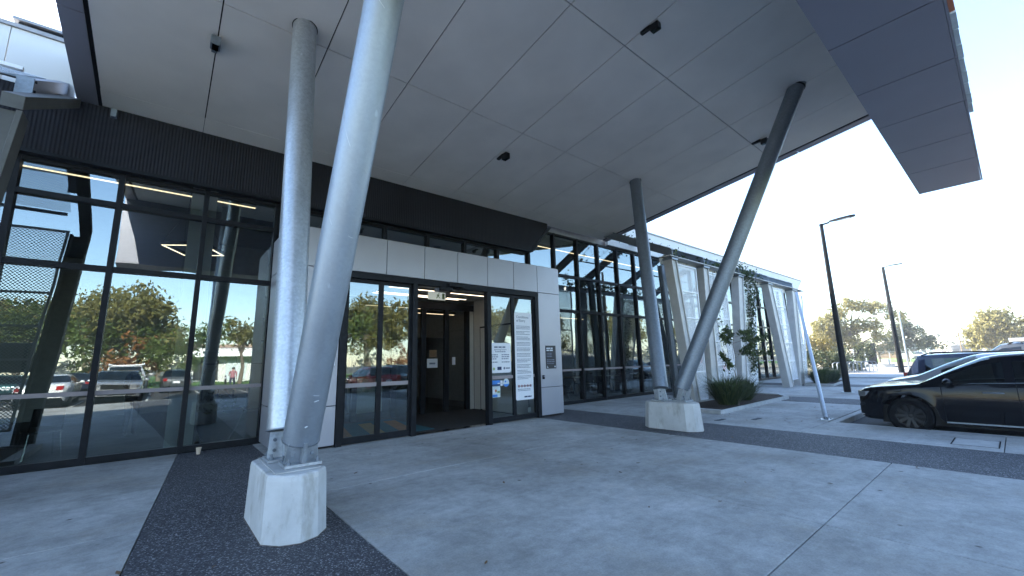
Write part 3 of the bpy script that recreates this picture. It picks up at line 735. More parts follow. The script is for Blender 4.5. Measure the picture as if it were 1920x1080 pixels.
def column(bx, by, bz, tx, ty, r, lab, mat, plate_x=0):
    z0 = .566
    B = Vector((bx, by, bz)); T = Vector((tx, ty, zs(ty)))
    t = Thing('canopy_column', lab, 'column', (bx, by, z0), 'leaning columns under the canopy')
    d = (T-B).normalized(); b = MB(); b.tube(B, T+d*.1, r, n=40); b.v = b.v
    # mitred top so the pipe butts into the tilted soffit
    t.part('pipe', b, mat, smooth=40)
    c = MB(); c.tube(B-d*.012, B-d*.001, r+.004, n=40); t.part('end_plate', c, 'galv_dark', smooth=40)
    s = MB(); s.box(bx-.16, by-.15, z0, bx+.16, by+.15, z0+.025); t.part('base_plate', s, 'galv')
    s = MB(); s.prism([(bx-.014, by-.14, z0+.027), (bx-.014, by+.14, z0+.027), (bx-.014, by+.14+d.y*.2, bz-.02), (bx-.014, by-.14+d.y*.2, bz-.02)], (.028, 0, 0)); t.part('knife_plate', s, 'galv')
    s = MB(); s.prism([(bx-.15, by-.012-.03, z0+.027), (bx-.0155, by-.012-.03, z0+.027), (bx-.0155, by-.042+d.y*.2, bz-.02), (bx-.13, by-.042+d.y*.2, bz-.02)], (0, .024, 0))
    s.prism([(bx+.0155, by-.042, z0+.027), (bx+.15, by-.042, z0+.027), (bx+.13, by-.042+d.y*.2, bz-.02), (bx+.0155, by-.042+d.y*.2, bz-.02)], (0, .024, 0)); t.part('stiffener', s, 'galv')
    for px_, pz in ((-.09, .1), (.09, .1), (-.09, .2), (.09, .2)):
        q = MB(); q.lathe([(.018, 0), (.018, -.016)], (bx+px_, by-.045+d.y*.06, z0+pz), 'y', n=6); t.part('bolt', q, 'galv_dark')
    for px_, py_ in ((-.125, -.115), (.125, -.115), (-.125, .115), (.125, .115)):
        q = MB(); q.tube((bx+px_, by+py_, z0+.025), (bx+px_, by+py_, z0+.075), .012, n=8); q.lathe([(.022, z0+.026), (.022, z0+.045)], (bx+px_, by+py_, 0), 'z', n=6); t.part('anchor_bolt', q, 'galv_dark')
    q = MB(); q.tube(T-d*.012-Vector((0, 0, .0)), T+d*.02, r+.012, n=40); t.part('soffit_collar', q, 'joint', smooth=40)
column(1.04, 4.99, .86, 1.21, 6.27, .166, 'bright galvanised column, left one of the near pair', 'galv')
column(1.11, 4.60, .80, 1.32, 2.30, .166, 'nearest galvanised column, tilting forward past the top of the view', 'galv_smooth')
def scuffs(col_name, marks):
    t = [o for o in COL.objects if o.get('label') == col_name][0]; pipe = [c for c in t.children if c.name.startswith('pipe')][0]
    B, T, r = Vector((1.11, 4.60, .80)), Vector((1.32, 2.30, zs(2.30))), .166
    ax = (T-B).normalized(); b = MB()
    for (s0, a0, s1, a1, w_) in marks:
        pts = []
        for k in range(9):
            q = k/8; P = B.lerp(T, s0+(s1-s0)*q); u = Vector((0, 0, 1.5))-P; u = (u-ax*u.dot(ax)).normalized(); v = ax.cross(u)
            a = R(a0+(a1-a0)*q**1.5); pts.append(P+(u*math.cos(a)+v*math.sin(a))*(r+.0005)-t.location)
        b.path(pts, w_, 5)
    link('scuff_mark', b.mesh('scuff_mark'), 'ink_white', pipe)
scuffs('nearest galvanised column, tilting forward past the top of the view', [(.47, -70, .415, -18, .0016), (.455, -72, .43, -55, .0014), (.615, -35, .595, 5, .0018), (.345, -62, .31, -30, .0012), (.30, 25, .298, 42, .002), (.065, 18, .067, 32, .005), (.075, 12, .074, 30, .003), (.028, 5, .030, 12, .006)])
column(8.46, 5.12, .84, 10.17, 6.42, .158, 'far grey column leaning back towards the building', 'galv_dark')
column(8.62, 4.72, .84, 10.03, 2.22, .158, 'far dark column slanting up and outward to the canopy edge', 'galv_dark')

single('paper_cup', 'discarded paper cup standing at the foot of the left glazing', 'cup', MB().lathe([(.028, 0), (.04, .105), (.042, .105), (.042, .112), (.036, .112), (.026, .006), (0.0001, .006)], (.63, 9.55, .0), 'z', 20), 'paper_cup', (.63, 9.55, 0), smooth=40)

# ------------------------------------------------------------------ leaning screen posts, rafters, perforated screens
def at(a, b_, t): return a+(b_-a)*t
def post(lab, tx0, tx1, bx0, bx1, mat='galv_beam', zt=4.68, zb=-.02, y=7.0, rafter=True, d=.15):
    t = Thing('leaning_post', lab, 'post', ((bx0+bx1)/2, y, 0), 'leaning posts of the shade screen')
    # channel section: two flanges and a recessed web
    fw = .05
    b = MB()
    for e0, e1 in ((0, fw), (1, -fw)):
        xb = bx0 if e0 == 0 else bx1; xt = tx0 if e0 == 0 else tx1
        b.prism([(xb, y-d, zb), (xb+e1, y-d, zb), (xt+e1, y-d, zt), (xt, y-d, zt)], (0, 2*d, 0))
    b.prism([(bx0+fw, y-d*.75, zb), (bx1-fw, y-d*.75, zb), (tx1-fw, y-d*.75, zt), (tx0+fw, y-d*.75, zt)], (0, .05, 0))
    b.prism([(bx0+fw, y+d*.6, zb), (bx1-fw, y+d*.6, zb), (tx1-fw, y+d*.6, zt), (tx0+fw, y+d*.6, zt)], (0, .05, 0))
    t.part('shaft', b, mat, bevel=.006)
    b = MB(); b.box(tx0-.02, y-d-.03, zt+.003, tx1+.02, y+d+.03, zt+.07); t.part('cap_plate', b, 'galv_dark', bevel=.005)
    if rafter:
        x = (tx0+tx1)/2; s = .50; L = 2.68
        def zr(yy): return 4.84+s*(yy-7.0)
        b = MB()
        for dx, h0, h1 in ((-.09, 0, .035), (-.09, .265, .30)):
            b._add([(x-.09, y-.1, zr(y-.1)+h0), (x+.09, y-.1, zr(y-.1)+h0), (x+.09, y+L, zr(y+L)+h0), (x-.09, y+L, zr(y+L)+h0),
                    (x-.09, y-.1, zr(y-.1)+h1), (x+.09, y-.1, zr(y-.1)+h1), (x+.09, y+L, zr(y+L)+h1), (x-.09, y+L, zr(y+L)+h1)],
                   [(0, 3, 2, 1), (4, 5, 6, 7), (0, 1, 5, 4), (1, 2, 6, 5), (2, 3, 7, 6), (3, 0, 4, 7)])
        b._add([(x-.012, y-.1, zr(y-.1)+.035), (x+.012, y-.1, zr(y-.1)+.035), (x+.012, y+L, zr(y+L)+.035), (x-.012, y+L, zr(y+L)+.035),
                (x-.012, y-.1, zr(y-.1)+.265), (x+.012, y-.1, zr(y-.1)+.265), (x+.012, y+L, zr(y+L)+.265), (x-.012, y+L, zr(y+L)+.265)],
               [(0, 1, 5, 4), (1, 2, 6, 5), (2, 3, 7, 6), (3, 0, 4, 7)])
        t.part('rafter', b, 'galv_dark')
    return t
posts = [(-5.3, -4.95, -4.9, -4.5, 'leaning steel post outside the view at far left'),
         (12.62, 12.98, 13.32, 13.68, 'first tan leaning post of the screen, just right of the far column pair'),
         (14.83, 15.24, 14.55, 15.12, 'second leaning post, seen behind the dark slanting column'),
         (17.82, 18.32, 16.95, 17.45, 'third leaning post, beside the vine covered screen'),
         (21.0, 21.52, 22.08, 22.65, 'fourth leaning post, tilting towards the far end of the screen'),
         (24.25, 24.82, 23.6, 24.2, 'last leaning post at the far end of the screen')]
for a in posts: post(a[4], *a[:4])
t = Thing('leaning_post', 'leaning steel post and rafter at the left edge of the view', 'post', (-2.0, 7, 0), 'leaning posts of the shade screen')
b = MB()
for e0, e1 in ((0, .05), (1, -.05)):
    xb, xt = (-2.16, -1.85)[e0], (-1.80, -1.50)[e0]
    b.prism([(xb, 6.86, -.02), (xb+e1, 6.86, -.02), (xt+e1, 6.86, 4.45), (xt, 6.86, 4.45)], (0, .28, 0))
b.prism([(-2.11, 6.92, -.02), (-1.90, 6.92, -.02), (-1.55, 6.92, 4.45), (-1.75, 6.92, 4.45)], (0, .04, 0)); t.part('shaft', b, 'steel_dark', bevel=.006)
def sloped(x0, x1, y0, y1, z0, s, h):
    b = MB(); z1 = z0+s*(y1-y0)
    b._add([(x0, y0, z0), (x1, y0, z0), (x1, y1, z1), (x0, y1, z1), (x0, y0, z0+h), (x1, y0, z0+h), (x1, y1, z1+h), (x0, y1, z1+h)],
           [(0, 3, 2, 1), (4, 5, 6, 7), (0, 1, 5, 4), (1, 2, 6, 5), (2, 3, 7, 6), (3, 0, 4, 7)]); return b
t.part('rafter', sloped(-1.68, -1.50, 6.86, 9.66, 4.46, .53, .17), 'steel_dark', bevel=.006)
t = Thing('roof_beam', 'dark bolted beam end above the left rafter', 'beam', (-1.75, 7.9, 5.2))
t.part('web', sloped(-1.82, -1.70, 7.93, 9.84, 5.17, .55, .21), 'band')
t.part('end_plate', sloped(-1.84, -1.68, 7.90, 7.925, 5.13, .55, .26), 'galv_dark')
for z in (5.21, 5.35):
    q = MB(); q.lathe([(.018, 0), (.018, .02)], (-1.698, 8.02, z+.05), 'x', n=6); t.part('bolt', q, 'joint')
t = Thing('roof_purlin', 'pale purlin running left from the bolted beam end', 'purlin', (-3.4, 7.95, 5.5))
b = MB(); b.box(-5.2, 7.90, 5.47, -1.80, 7.97, 5.52); t.part('rail', b, 'white_metal')
t = Thing('slim_post', 'slim leaning steel post between the far column pair and the tan post', 'post', (14.6, 8.2, 0))
b = MB(); b.prism([(14.5, 8.12, -.02), (14.74, 8.12, -.02), (14.42, 8.12, 4.95), (14.18, 8.12, 4.95)], (0, .02, 0)); b.prism([(14.5, 8.28, -.02), (14.74, 8.28, -.02), (14.42, 8.28, 4.95), (14.18, 8.28, 4.95)], (0, .02, 0))
b.prism([(14.61, 8.14, -.02), (14.63, 8.14, -.02), (14.31, 8.14, 4.95), (14.29, 8.14, 4.95)], (0, .14, 0)); t.part('shaft', b, 'galv_dark')
b = MB(); b.box(14.42, 8.05, .002, 14.82, 8.35, .02); t.part('base_plate', b, 'galv')

def screen(lab, tl, tr, bl, br, z0, z1, n=5, y=6.93, mat='perf', fm='white_metal'):
    t = Thing('perforated_screen', lab, 'screen', ((bl+br)/2, y, z0), 'perforated screens between the leaning posts')
    fw = .045
    def X(u, z):
        k = (z-z0)/(z1-z0); return at(at(bl, tl, k), at(br, tr, k), u)
    b = MB()
    for u, s in ((0, 1), (1, -1)):
        b.prism([(X(u, z0), y, z0), (X(u, z0)+s*fw, y, z0), (X(u, z1)+s*fw, y, z1), (X(u, z1), y, z1)], (0, .06, 0))
    for k in range(n+1):
        z = at(z0, z1-fw, k/n); b.prism([(X(0, z)+fw+.001, y+.002, z), (X(1, z)-fw-.001, y+.002, z), (X(1, z)-fw-.001, y+.002, z+fw), (X(0, z)+fw+.001, y+.002, z+fw)], (0, .055, 0))
    t.part('frame', b, fm)
    for k in range(n):
        a = at(z0, z1-fw, k/n)+fw; c = at(z0, z1-fw, (k+1)/n); b = MB()
        b.quad((X(0, a)+fw, y+.03, a), (X(1, a)-fw, y+.03, a), (X(1, c)-fw, y+.03, c), (X(0, c)+fw, y+.03, c)); t.part('perforated_panel', b, mat)
    return t
screen('white perforated screen beside the tan post, nearest to the canopy', 13.04, 14.42, 13.72, 14.36, .06, 4.62)
screen('white perforated screen partly hidden by the dark slanting column', 15.30, 16.75, 15.18, 16.80, .30, 4.60)
screen('white perforated screen overgrown by a climbing vine', 18.38, 19.80, 17.52, 18.72, .30, 4.58)
screen('white perforated screen leaning beside the fourth post', 21.58, 23.1, 22.72, 23.62, .30, 4.62)
screen('narrow white perforated screen at the far end of the row', 24.88, 26.1, 24.28, 25.05, .30, 4.58)
screen('perforated screen at the left edge, mirrored in the left glazing', -4.9, -1.83, -4.45, -2.19, .35, 4.55, 6, mat='perf_left', fm='white_metal')
# sloping mesh between the left rafters
t = Thing('roof_screen', 'sloping perforated sheet between the left rafters', 'screen', (-3.4, 8.3, 5.4))
b = MB(); b.quad((-5.0, 7.1, 4.95), (-1.85, 7.1, 4.95), (-1.85, 9.5, 6.25), (-5.0, 9.5, 6.25)); t.part('perforated_panel', b, 'perf_left')
for yy in (7.1, 8.7, 9.5): b = MB(); b.box(-5.0, yy-.03, 4.86+.54*(yy-7.1), -1.9, yy+.03, 4.92+.54*(yy-7.1)); t.part('purlin', b, 'galv_dark')
t = Thing('back_sign', 'grey sign plate fixed low on the left perforated screen, seen mirrored', 'sign', (-2.7, 6.85, 1.5))
b = MB(); b.box(-3.3, 6.85, 1.5, -2.05, 6.875, 2.1); t.part('board', b, 'galv_beam', bevel=.01)
b = MB(); b.box(-3.2, 6.876, 1.52, -3.15, 6.925, 2.08); b.box(-2.2, 6.876, 1.52, -2.15, 6.925, 2.08); t.part('bracket', b, 'galv_dark')

t = Thing('pergola_beam', 'long pale eaves beam running along the tops of the leaning posts', 'beam', (19, 7, 4.6))
b = MB(); b.box(12.5, 7.17, 4.58, 26.2, 7.21, 4.785); t.part('web', b, 'white_metal')
b = MB(); b.box(12.5, 6.82, 4.788, 26.2, 7.24, 4.815); t.part('top_flange', b, 'galv_beam')
t = Thing('pergola_purlin', 'galvanised pipe running under the eaves behind the far column', 'pipe', (17, 8.6, 5.7))
b = MB(); b.tube((12.8, 8.55, 5.62), (26, 8.55, 5.62), .03, n=12); t.part('pipe', b, 'galv')
b = MB()
for x in (13.4, 18.1, 21.3, 24.5): b.box(x-.04, 8.49, 5.66, x+.04, 8.61, 5.74)
t.part('clamp', b, 'galv_dark')

# leaning tube on a foot plate in the paving
t = Thing('leaning_pole', 'thin galvanised pole leaning out of the paving in front of the black car', 'pole', (11.82, 3.02, 0))
b = MB(); b.tube((11.80, 3.03, .03), (16.4, 4.52, 3.55), .048, .044, n=18); t.part('tube', b, 'galv', smooth=40)
b = MB(); b.box(11.62, 2.93, .002, 11.98, 3.15, .016); t.part('foot_plate', b, 'galv')
b = MB(); b.prism([(11.75, 3.02, .018), (11.93, 3.02, .018), (12.0, 3.06, .16), (11.86, 3.05, .16)], (0, .016, 0)); t.part('gusset', b, 'galv')
for dx, dy in ((-.13, -.06), (.12, -.06), (-.13, .08), (.12, .08)):
    q = MB(); q.lathe([(.016, .0165), (.016, .03)], (11.8+dx, 3.03+dy, 0), 'z', n=6); t.part('bolt', q, 'galv_dark')

# ------------------------------------------------------------------ street lamps
def lamp(x, y, h, lab, r=.115, grp='street lamps along the car park'):
    t = Thing('street_lamp', lab, 'street lamp', (x, y, 0), grp)
    b = MB(); b.tube((x, y, .02), (x, y, h), r, r*.55, n=20); t.part('pole', b, 'black_plastic', smooth=40)
    b = MB(); b.box(x-.18, y-.18, .001, x+.18, y+.18, .022); t.part('base_plate', b, 'galv')
    b = MB(); b.lathe([(.075, h-.02), (.075, h+.05), (.03, h+.07)], (x, y, 0)); b.path([(x, y, h+.02), (x, y-.28, h+.05)], .035, 10); t.part('arm', b, 'black_plastic', smooth=40)
    b = MB(); prof = [(-.26, .04), (-.34, .07), (-.6, .15), (-.95, .15), (-1.08, .10), (-1.12, .02)]
    vs = []
    for yy, hw in prof: vs += [(x-hw, y+yy, h+.06-.02*yy), (x+hw, y+yy, h+.06-.02*yy), (x+hw*.7, y+yy, h+.12-.03*yy), (x-hw*.7, y+yy, h+.12-.03*yy)]
    n = len(prof); b._add(vs, [(i*4+k, i*4+(k+1) % 4, (i+1)*4+(k+1) % 4, (i+1)*4+k) for i in range(n-1) for k in range(4)]+[(3, 2, 1, 0), (4*n-4, 4*n-3, 4*n-2, 4*n-1)])
    t.part('lamp_head', b, 'black_plastic', bevel=.01)
    b = MB(); b.box(x-.09, y-.95, h+.066, x+.09, y-.5, h+.078); t.part('lens', b, 'headlamp')
lamp(20.25, 4.38, 6.66, 'nearer tall black street lamp with flat head')
lamp(41.0, 5.55, 7.72, 'farther black street lamp beyond the parked cars', .17)
t = Thing('sign_pole', 'thin grey pole standing beside the farther street lamp', 'pole', (42.3, 5.3, 0))
b = MB(); b.tube((42.3, 5.3, 0), (42.3, 5.3, 4.6), .05, n=10); t.part('shaft', b, 'galv'); b = MB(); b.ellipsoid((42.3, 5.3, 4.63), (.07, .07, .05)); t.part('cap', b, 'galv')

# ------------------------------------------------------------------ planting
def leaf_mesh(name, clusters, n_per, spread, size, droop=.0, aspect=2.2, seed=1):
    r = np.random.default_rng(seed)
    cl = np.asarray(clusters, float); N = len(cl)*n_per
    p = np.repeat(cl[:, :3], n_per, 0)+r.normal(0, 1, (N, 3))*spread*np.repeat(cl[:, 3:4] if cl.shape[1] > 3 else np.ones((len(cl), 1)), n_per, 0)
    d = r.normal(0, 1, (N, 3)); d[:, 2] -= droop; d /= np.linalg.norm(d, axis=1)[:, None]
    e = np.cross(d, r.normal(0, 1, (N, 3))); e /= np.linalg.norm(e, axis=1)[:, None]
    s = size*(.6+.8*r.random((N, 1))); L = d*s*aspect/2; W = e*s/2
    v = np.stack([p-L, p+W*.9, p+L, p-W*.9], 1).reshape(-1, 3)
    me = bpy.data.meshes.new(name)
    me.vertices.add(len(v)); me.vertices.foreach_set('co', v.astype(np.float32).ravel())
    me.loops.add(N*4); me.loops.foreach_set('vertex_index', np.arange(N*4, dtype=np.int32))
    me.polygons.add(N); me.polygons.foreach_set('loop_start', np.arange(0, N*4, 4, dtype=np.int32))
    me.update(calc_edges=True); return me

def blob_clusters(blobs, dens, seed):
    r = np.random.default_rng(seed); out = []
    for (x, y, z, rx, ry, rz) in blobs:
        n = max(4, int(dens*rx*ry*rz))
        u = r.normal(0, 1, (n, 3)); u /= np.linalg.norm(u, axis=1)[:, None]
        q = u*(.35+.65*r.random((n, 1))**.5)
        keep = r.random(n) > .18
        for a in q[keep]: out.append((x+a[0]*rx, y+a[1]*ry, z+a[2]*rz, .7+.6*r.random()))
    return out

def make_tree(name, label, cat, base, limbs, blobs, leaf, size, dens=6., n_per=26, spread=.32, droop=.3, seed=1, group=None, bark='bark'):
    t = Thing(name, label, cat, base, group)
    b = MB()
    for pts, rad in limbs: b.path(pts, rad, 8)
    t.part('trunk', b, bark, local=True, smooth=60)
    me = leaf_mesh('crown', blob_clusters(blobs, dens, seed), n_per, spread, size, droop, seed=seed)
    link('crown', me, leaf, t.e)
    return t

def gum_blobs(h, w_, n, seed, low=.35):
    r = random.Random(seed); bl = []
    for k in range(n):
        a = 2*math.pi*k/n+r.uniform(-.4, .4); rr = w_*r.uniform(.15, .85)
        z = h*r.uniform(low+.08, .93); rr *= 1-.35*max(0, z/h-.6)/.4
        s = w_*r.uniform(.28, .46); bl.append((rr*math.cos(a), rr*math.sin(a), z, s, s, s*.7))
    return bl
def gum_limbs(h, bl, r0):
    f = [(0, 0, 0), (.05*h*.2, .02*h, h*.25), (-.02*h, .03*h, h*.45)]
    L = [(f, [r0, r0*.75, r0*.55])]
    for (x, y, z, *_r) in bl:
        s = f[1] if z < h*.5 else f[2]
        m_ = ((s[0]+x)*.5, (s[1]+y)*.5, s[2]+(z-s[2])*.62)
        L.append(([s, m_, (x*.95, y*.95, z)], [r0*.38, r0*.22, r0*.06]))
    return L

# far trees on the right
eb = [(-1.2, 2.6, 5.2, 1.7, 1.9, 1.5), (-.6, 1.1, 6.9, 1.6, 1.6, 1.2), (0, -.6, 8.2, 1.4, 1.5, .8), (.2, -2.2, 8.0, 1.2, 1.3, .6), (0, -3.6, 7.2, 1.2, 1.3, .6), (.1, -5.1, 6.2, 1.0, 1.1, .55), (0, 3.4, 3.6, 1.6, 1.6, 1.5),
      (0, -1.2, 5.4, 1.3, 1.2, .8), (0, -2.6, 5.0, 1.1, 1.1, .8), (.2, 1.2, 4.4, 1.5, 1.5, 1.2), (0, .2, 3.0, 1.3, 1.2, .9), (-.2, -3.0, 3.9, .8, .8, .6), (0, 2.6, 2.2, 1.5, 1.4, .9)]
make_tree('gum_tree', 'large spreading gum tree with an open crown behind the nearer street lamp', 'tree', (75, 14.6, -.1), gum_limbs(8.6, eb, .34), eb, 'leaf_far', .19, 15, 40, .34, .5, 3)
pb = [(0, 1.2, 3.9, 1.3, 1.3, .9), (0, -.2, 5.4, 1.2, 1.3, .8), (0, .6, 4.7, 1.2, 1.2, .8), (0, -1.2, 4.3, 1.3, 1.2, .8), (0, -2.3, 3.3, 1.3, 1.2, .8), (0, .8, 2.6, 1.4, 1.5, .8), (0, -1., 2.7, 1.5, 1.4, .7), (0, -.1, 6.2, .6, .7, .5), (0, -3.0, 2.2, 1.1, 1.0, .6)]
pb = [tuple(q*1.05 for q in p) for p in pb]
make_tree('pine_tree', 'dark dense pine tree right of the farther street lamp', 'tree', (92, 11.3, -.1), gum_limbs(6, pb, .25), pb, 'leaf_dark', .17, 16, 40, .28, .2, 5)
make_tree('pine_tree', 'smaller dark pine behind the farther street lamp', 'tree', (88, 14.2, -.1), gum_limbs(4.4, [tuple(q*.7 for q in p) for p in pb], .2), [tuple(q*.72 for q in p) for p in pb], 'leaf_dark', .14, 20, 30, .24, .2, 6)
rb = [(0, 0, 4.6, 1.5, 1.5, 1.3), (0, 1.3, 3.7, 1.2, 1.2, 1.3), (0, -1.3, 3.9, 1.2, 1.3, 1.2), (0, .6, 5.4, 1.0, 1.1, .7), (0, -.5, 5.6, 1.0, 1.0, .7), (.3, 1.6, 2.5, 1.0, 1.0, .9), (.2, -1.9, 2.6, 1.1, 1.1, .9), (0, .1, 2.8, 1.4, 1.4, .9)]
make_tree('round_tree', 'round topped green tree rising above the black car roof', 'tree', (75, 1.4, -.1), gum_limbs(5.6, rb, .3), rb, 'leaf_far', .17, 19, 40, .30, .3, 8)
make_tree('round_tree', 'tree crown cut off by the right edge of the view', 'tree', (92, -3.2, -.1), gum_limbs(6.6, [tuple(q*1.15 for q in p) for p in rb], .3), [tuple(q*1.15 for q in p) for p in rb], 'leaf_far', .17, 9, 30, .32, .3, 9)
sb = [(0, .7, 2.9, 1.2, 1.1, .9), (0, -.5, 2.2, 1.0, 1.1, .9), (0, 1.6, 2.0, 1.2, 1.2, 1.0), (0, .2, 1.1, 1.4, 1.4, .9), (0, -1.0, .9, .9, .9, .7)]
make_tree('golden_shrub', 'sunlit golden shrub at the far end of the building', 'shrub', (55, 13.2, -.1), gum_limbs(3, sb, .12), sb, 'leaf_yellow', .11, 26, 34, .22, .2, 10)
make_tree('hedge_shrub', 'dark green shrub mass beside the last perforated screen', 'shrub', (42, 10.4, -.05), gum_limbs(2, [(0, 0, 1, .3, .3, .3)], .06), [(0, 0, .9, 1.2, 1.2, .9), (1, -1.1, .6, 1.1, .9, .6), (.5, 1.0, 1.3, 1.2, 1.0, .9), (2.5, -1.6, .55, 1.2, .8, .5)], 'leaf_dark', .10, 40, 30, .16, 0, 11)
make_tree('hedge_shrub', 'low dark shrub beside the bicycle racks', 'shrub', (52, 10.8, -.05), gum_limbs(1.4, [(0, 0, .8, .3, .3, .3)], .06), [(0, 0, 1.3, 1.0, 1.3, .8), (0, -1.2, 1.5, 1.0, 1.0, .7)], 'leaf_dark', .10, 30, 30, .18, 0, 12)

# tussock grasses in the concrete edged beds
def bed(name, lab, poly, h=.10):
    t = Thing(name, lab, 'garden bed', (sum(p[0] for p in poly)/len(poly), sum(p[1] for p in poly)/len(poly), 0))
    c = Vector((t.loc.x, t.loc.y)); inn = []
    for p in poly:
        d = (c-Vector(p)); inn.append(tuple(Vector(p)+d.normalized()*.19))
    b = MB(); n = len(poly)
    for i in range(n):
        j = (i+1) % n
        b.prism([(*poly[i], .001), (*poly[j], .001), (*inn[j], .001), (*inn[i], .001)], (0, 0, h))
    t.part('edging', b, 'kerb')
    b = MB(); b.prism([(*p, .004) for p in inn], (0, 0, .06)); t.part('mulch', b, 'mulch')
bed('garden_bed', 'concrete edged bed with bark mulch just behind the far plinth', [(11.25, 5.15), (16.5, 5.2), (17.3, 5.7), (17.6, 6.75), (11.35, 6.7)])
bed('garden_bed', 'small concrete edged bed at the far end of the screen', [(23.7, 5.6), (28.0, 6.0), (28.3, 6.8), (23.8, 6.78)])
bed('garden_bed', 'mulched bed below the left perforated screen', [(-5.5, 7.15), (-1.7, 7.15), (-1.7, 9.3), (-5.5, 9.3)])
def tussock(x, y, z, r, h, lab, n=1100, seed=1):
    q = random.Random(seed); t = Thing('tussock_grass', lab, 'grass clump', (x, y, z), 'tussock grasses in the garden beds')
    b = MB()
    for k in range(n):
        a = q.uniform(0, 6.283); rr = r*.30*math.sqrt(q.random()); le = h*q.uniform(.6, 1.25); out = r*q.uniform(.1, 1.1)
        p0 = Vector((rr*math.cos(a), rr*math.sin(a), 0)); d = Vector((math.cos(a+q.uniform(-.5, .5)), math.sin(a+q.uniform(-.5, .5)), 0))
        p1 = p0+d*out*.45+Vector((0, 0, le*.72)); p2 = p0+d*out*1.02+Vector((0, 0, le*q.uniform(.55, 1.15))); s = d.cross(Vector((0, 0, 1)))*.009
        b._add([p0-s, p0+s, p1+s, p1-s, p2], [(0, 1, 2, 3), (3, 2, 4)])
    t.part('blades', b, 'tussock', local=True)
    b = MB(); b.ellipsoid((0, 0, 0), (r*.3, r*.3, h*.15)); t.part('root_mound', b, 'mulch', local=True)
tussock(13.1, 5.75, .06, .85, .74, 'big dark tussock nearest the far plinth', 1000, 1)
tussock(14.75, 5.95, .06, .70, .66, 'second tussock, right of the big one', 800, 2)
tussock(24.4, 6.25, .06, .85, .70, 'tussock at the far end of the perforated screens', 800, 3)
tussock(26.3, 6.3, .06, .8, .66, 'rounded tussock behind the leaning pole', 750, 4)
# sapling with horizontal sprays
t = Thing('sapling', 'slender bare stemmed sapling with a few horizontal leafy sprays', 'sapling', (13.1, 5.45, .06))
b = MB(); T0 = [(0, 0, 0), (.05, 0, .5), (.0, 0, .95), (.28, .05, 1.35), (.2, .05, 1.75), (.3, .05, 2.15)]
b.path(T0, [.022, .018, .015, .012, .009, .004], 6)
ends = [((0, 0, .95), (-.55, .1, 1.5)), ((.28, .05, 1.35), (1.2, -.1, 1.75)), ((.2, .05, 1.75), (-.6, .0, 1.98)), ((.3, .05, 2.1), (1.7, .1, 2.2)), ((.3, .05, 2.0), (2.3, .0, 1.95)), ((.3, .05, 1.95), (-.3, .0, 2.2)), ((.28, .05, 1.5), (1.9, -.3, 1.50)), ((.2, .05, 1.8), (1.5, -.5, 2.02))]
cl = []
for p, e in ends:
    b.path([p, tuple((Vector(p)+Vector(e))/2+Vector((0, 0, .06))), e], [.008, .006, .002], 5)
    for k in range(9):
        q = Vector(p).lerp(Vector(e), .35+.65*k/8); cl.append((q.x, q.y, q.z, 1))
t.part('trunk', b, 'twig', local=True)
link('crown', leaf_mesh('crown', cl, 12, .045, .05, .1, 3.6, 21), 'tussock', t.e)
# climbing vines
def vine(lab, pts, n_per, spread, seed, loc):
    r = random.Random(seed); t = Thing('climbing_vine', lab, 'vine', loc, 'vines on the screen'); b = MB(); cl = []
    L = Vector(loc)
    for p in pts:
        p = [Vector(q)-L for q in p]; b.path(p, .008, 5)
        for a, c in zip(p, p[1:]):
            m = max(2, int((c-a).length/.12))
            for k in range(m):
                if r.random() < .75: q = a.lerp(c, (k+r.random())/m); cl.append((q.x+r.uniform(-.1, .1), q.y+r.uniform(-.06, .06), q.z+r.uniform(-.1, .1), r.uniform(.5, 1.5)))
    t.part('stem', b, 'twig', local=True)
    link('leaves', leaf_mesh('leaves', cl, n_per, spread, .075, .2, 1.3, seed), 'vine', t.e)
r = random.Random(5)
vine('leafy vine cascading down the third perforated screen', [[(18.6+.12*k, 6.9, 4.85), (18.55+.2*k, 6.86, 4.3), (18.5+.05*k+r.uniform(-.2, .2), 6.88, 3.3), (18.1+.12*k+r.uniform(-.2, .2), 6.88, 2.0-.2*k), (18.1+.1*k, 6.88, .9)] for k in range(6)], 9, .075, 31, (18.5, 6.9, .2))
vine('thick vine clump spilling over the eaves above the third post', [[(17.6+.35*k, 7.1+r.uniform(-.2, .3), 4.86+r.uniform(0, .25)), (17.9+.35*k, 7.0, 5.0+r.uniform(0, .25)), (18.2+.3*k, 6.85, 4.75)] for k in range(7)], 20, .11, 32, (18.6, 7.0, 4.82))
vine('vine creeping along the top of the eaves beam', [[(13.2+.9*k, 7.3+r.uniform(-.2, .4), 4.9), (13.7+.9*k, 7.2+r.uniform(-.3, .5), 5.0+r.uniform(0, .2)), (14.2+.9*k, 7.2, 4.86)] for k in range(5)]+[[(14.9+.5*k, 7.2, 4.86), (15.3+.5*k, 7.4, 5.08), (15.7+.5*k, 7.2, 4.88)] for k in range(6)], 12, .09, 33, (15, 7.2, 5.06))
vine('thin bare tendrils of vine rising against the white parapet', [[(13.4+.5*k, 8.4, 5.75), (13.6+.5*k+r.uniform(-.3, .3), 9.6, 6.2+r.uniform(0, .3)), (13.9+.5*k, 9.6, 6.0+r.uniform(0, .4))] for k in range(5)], 2, .08, 34, (14.5, 9, 5.75))
vine('sparse vine twining up the second perforated screen', [[(15.4+.5*k, 6.88, .4), (15.6+.5*k+r.uniform(-.2, .2), 6.88, 1.6), (15.5+.5*k+r.uniform(-.2, .2), 6.88, 3.0), (15.6+.5*k, 6.88, 4.6)] for k in range(2)], 1, .05, 35, (16, 6.9, .3))
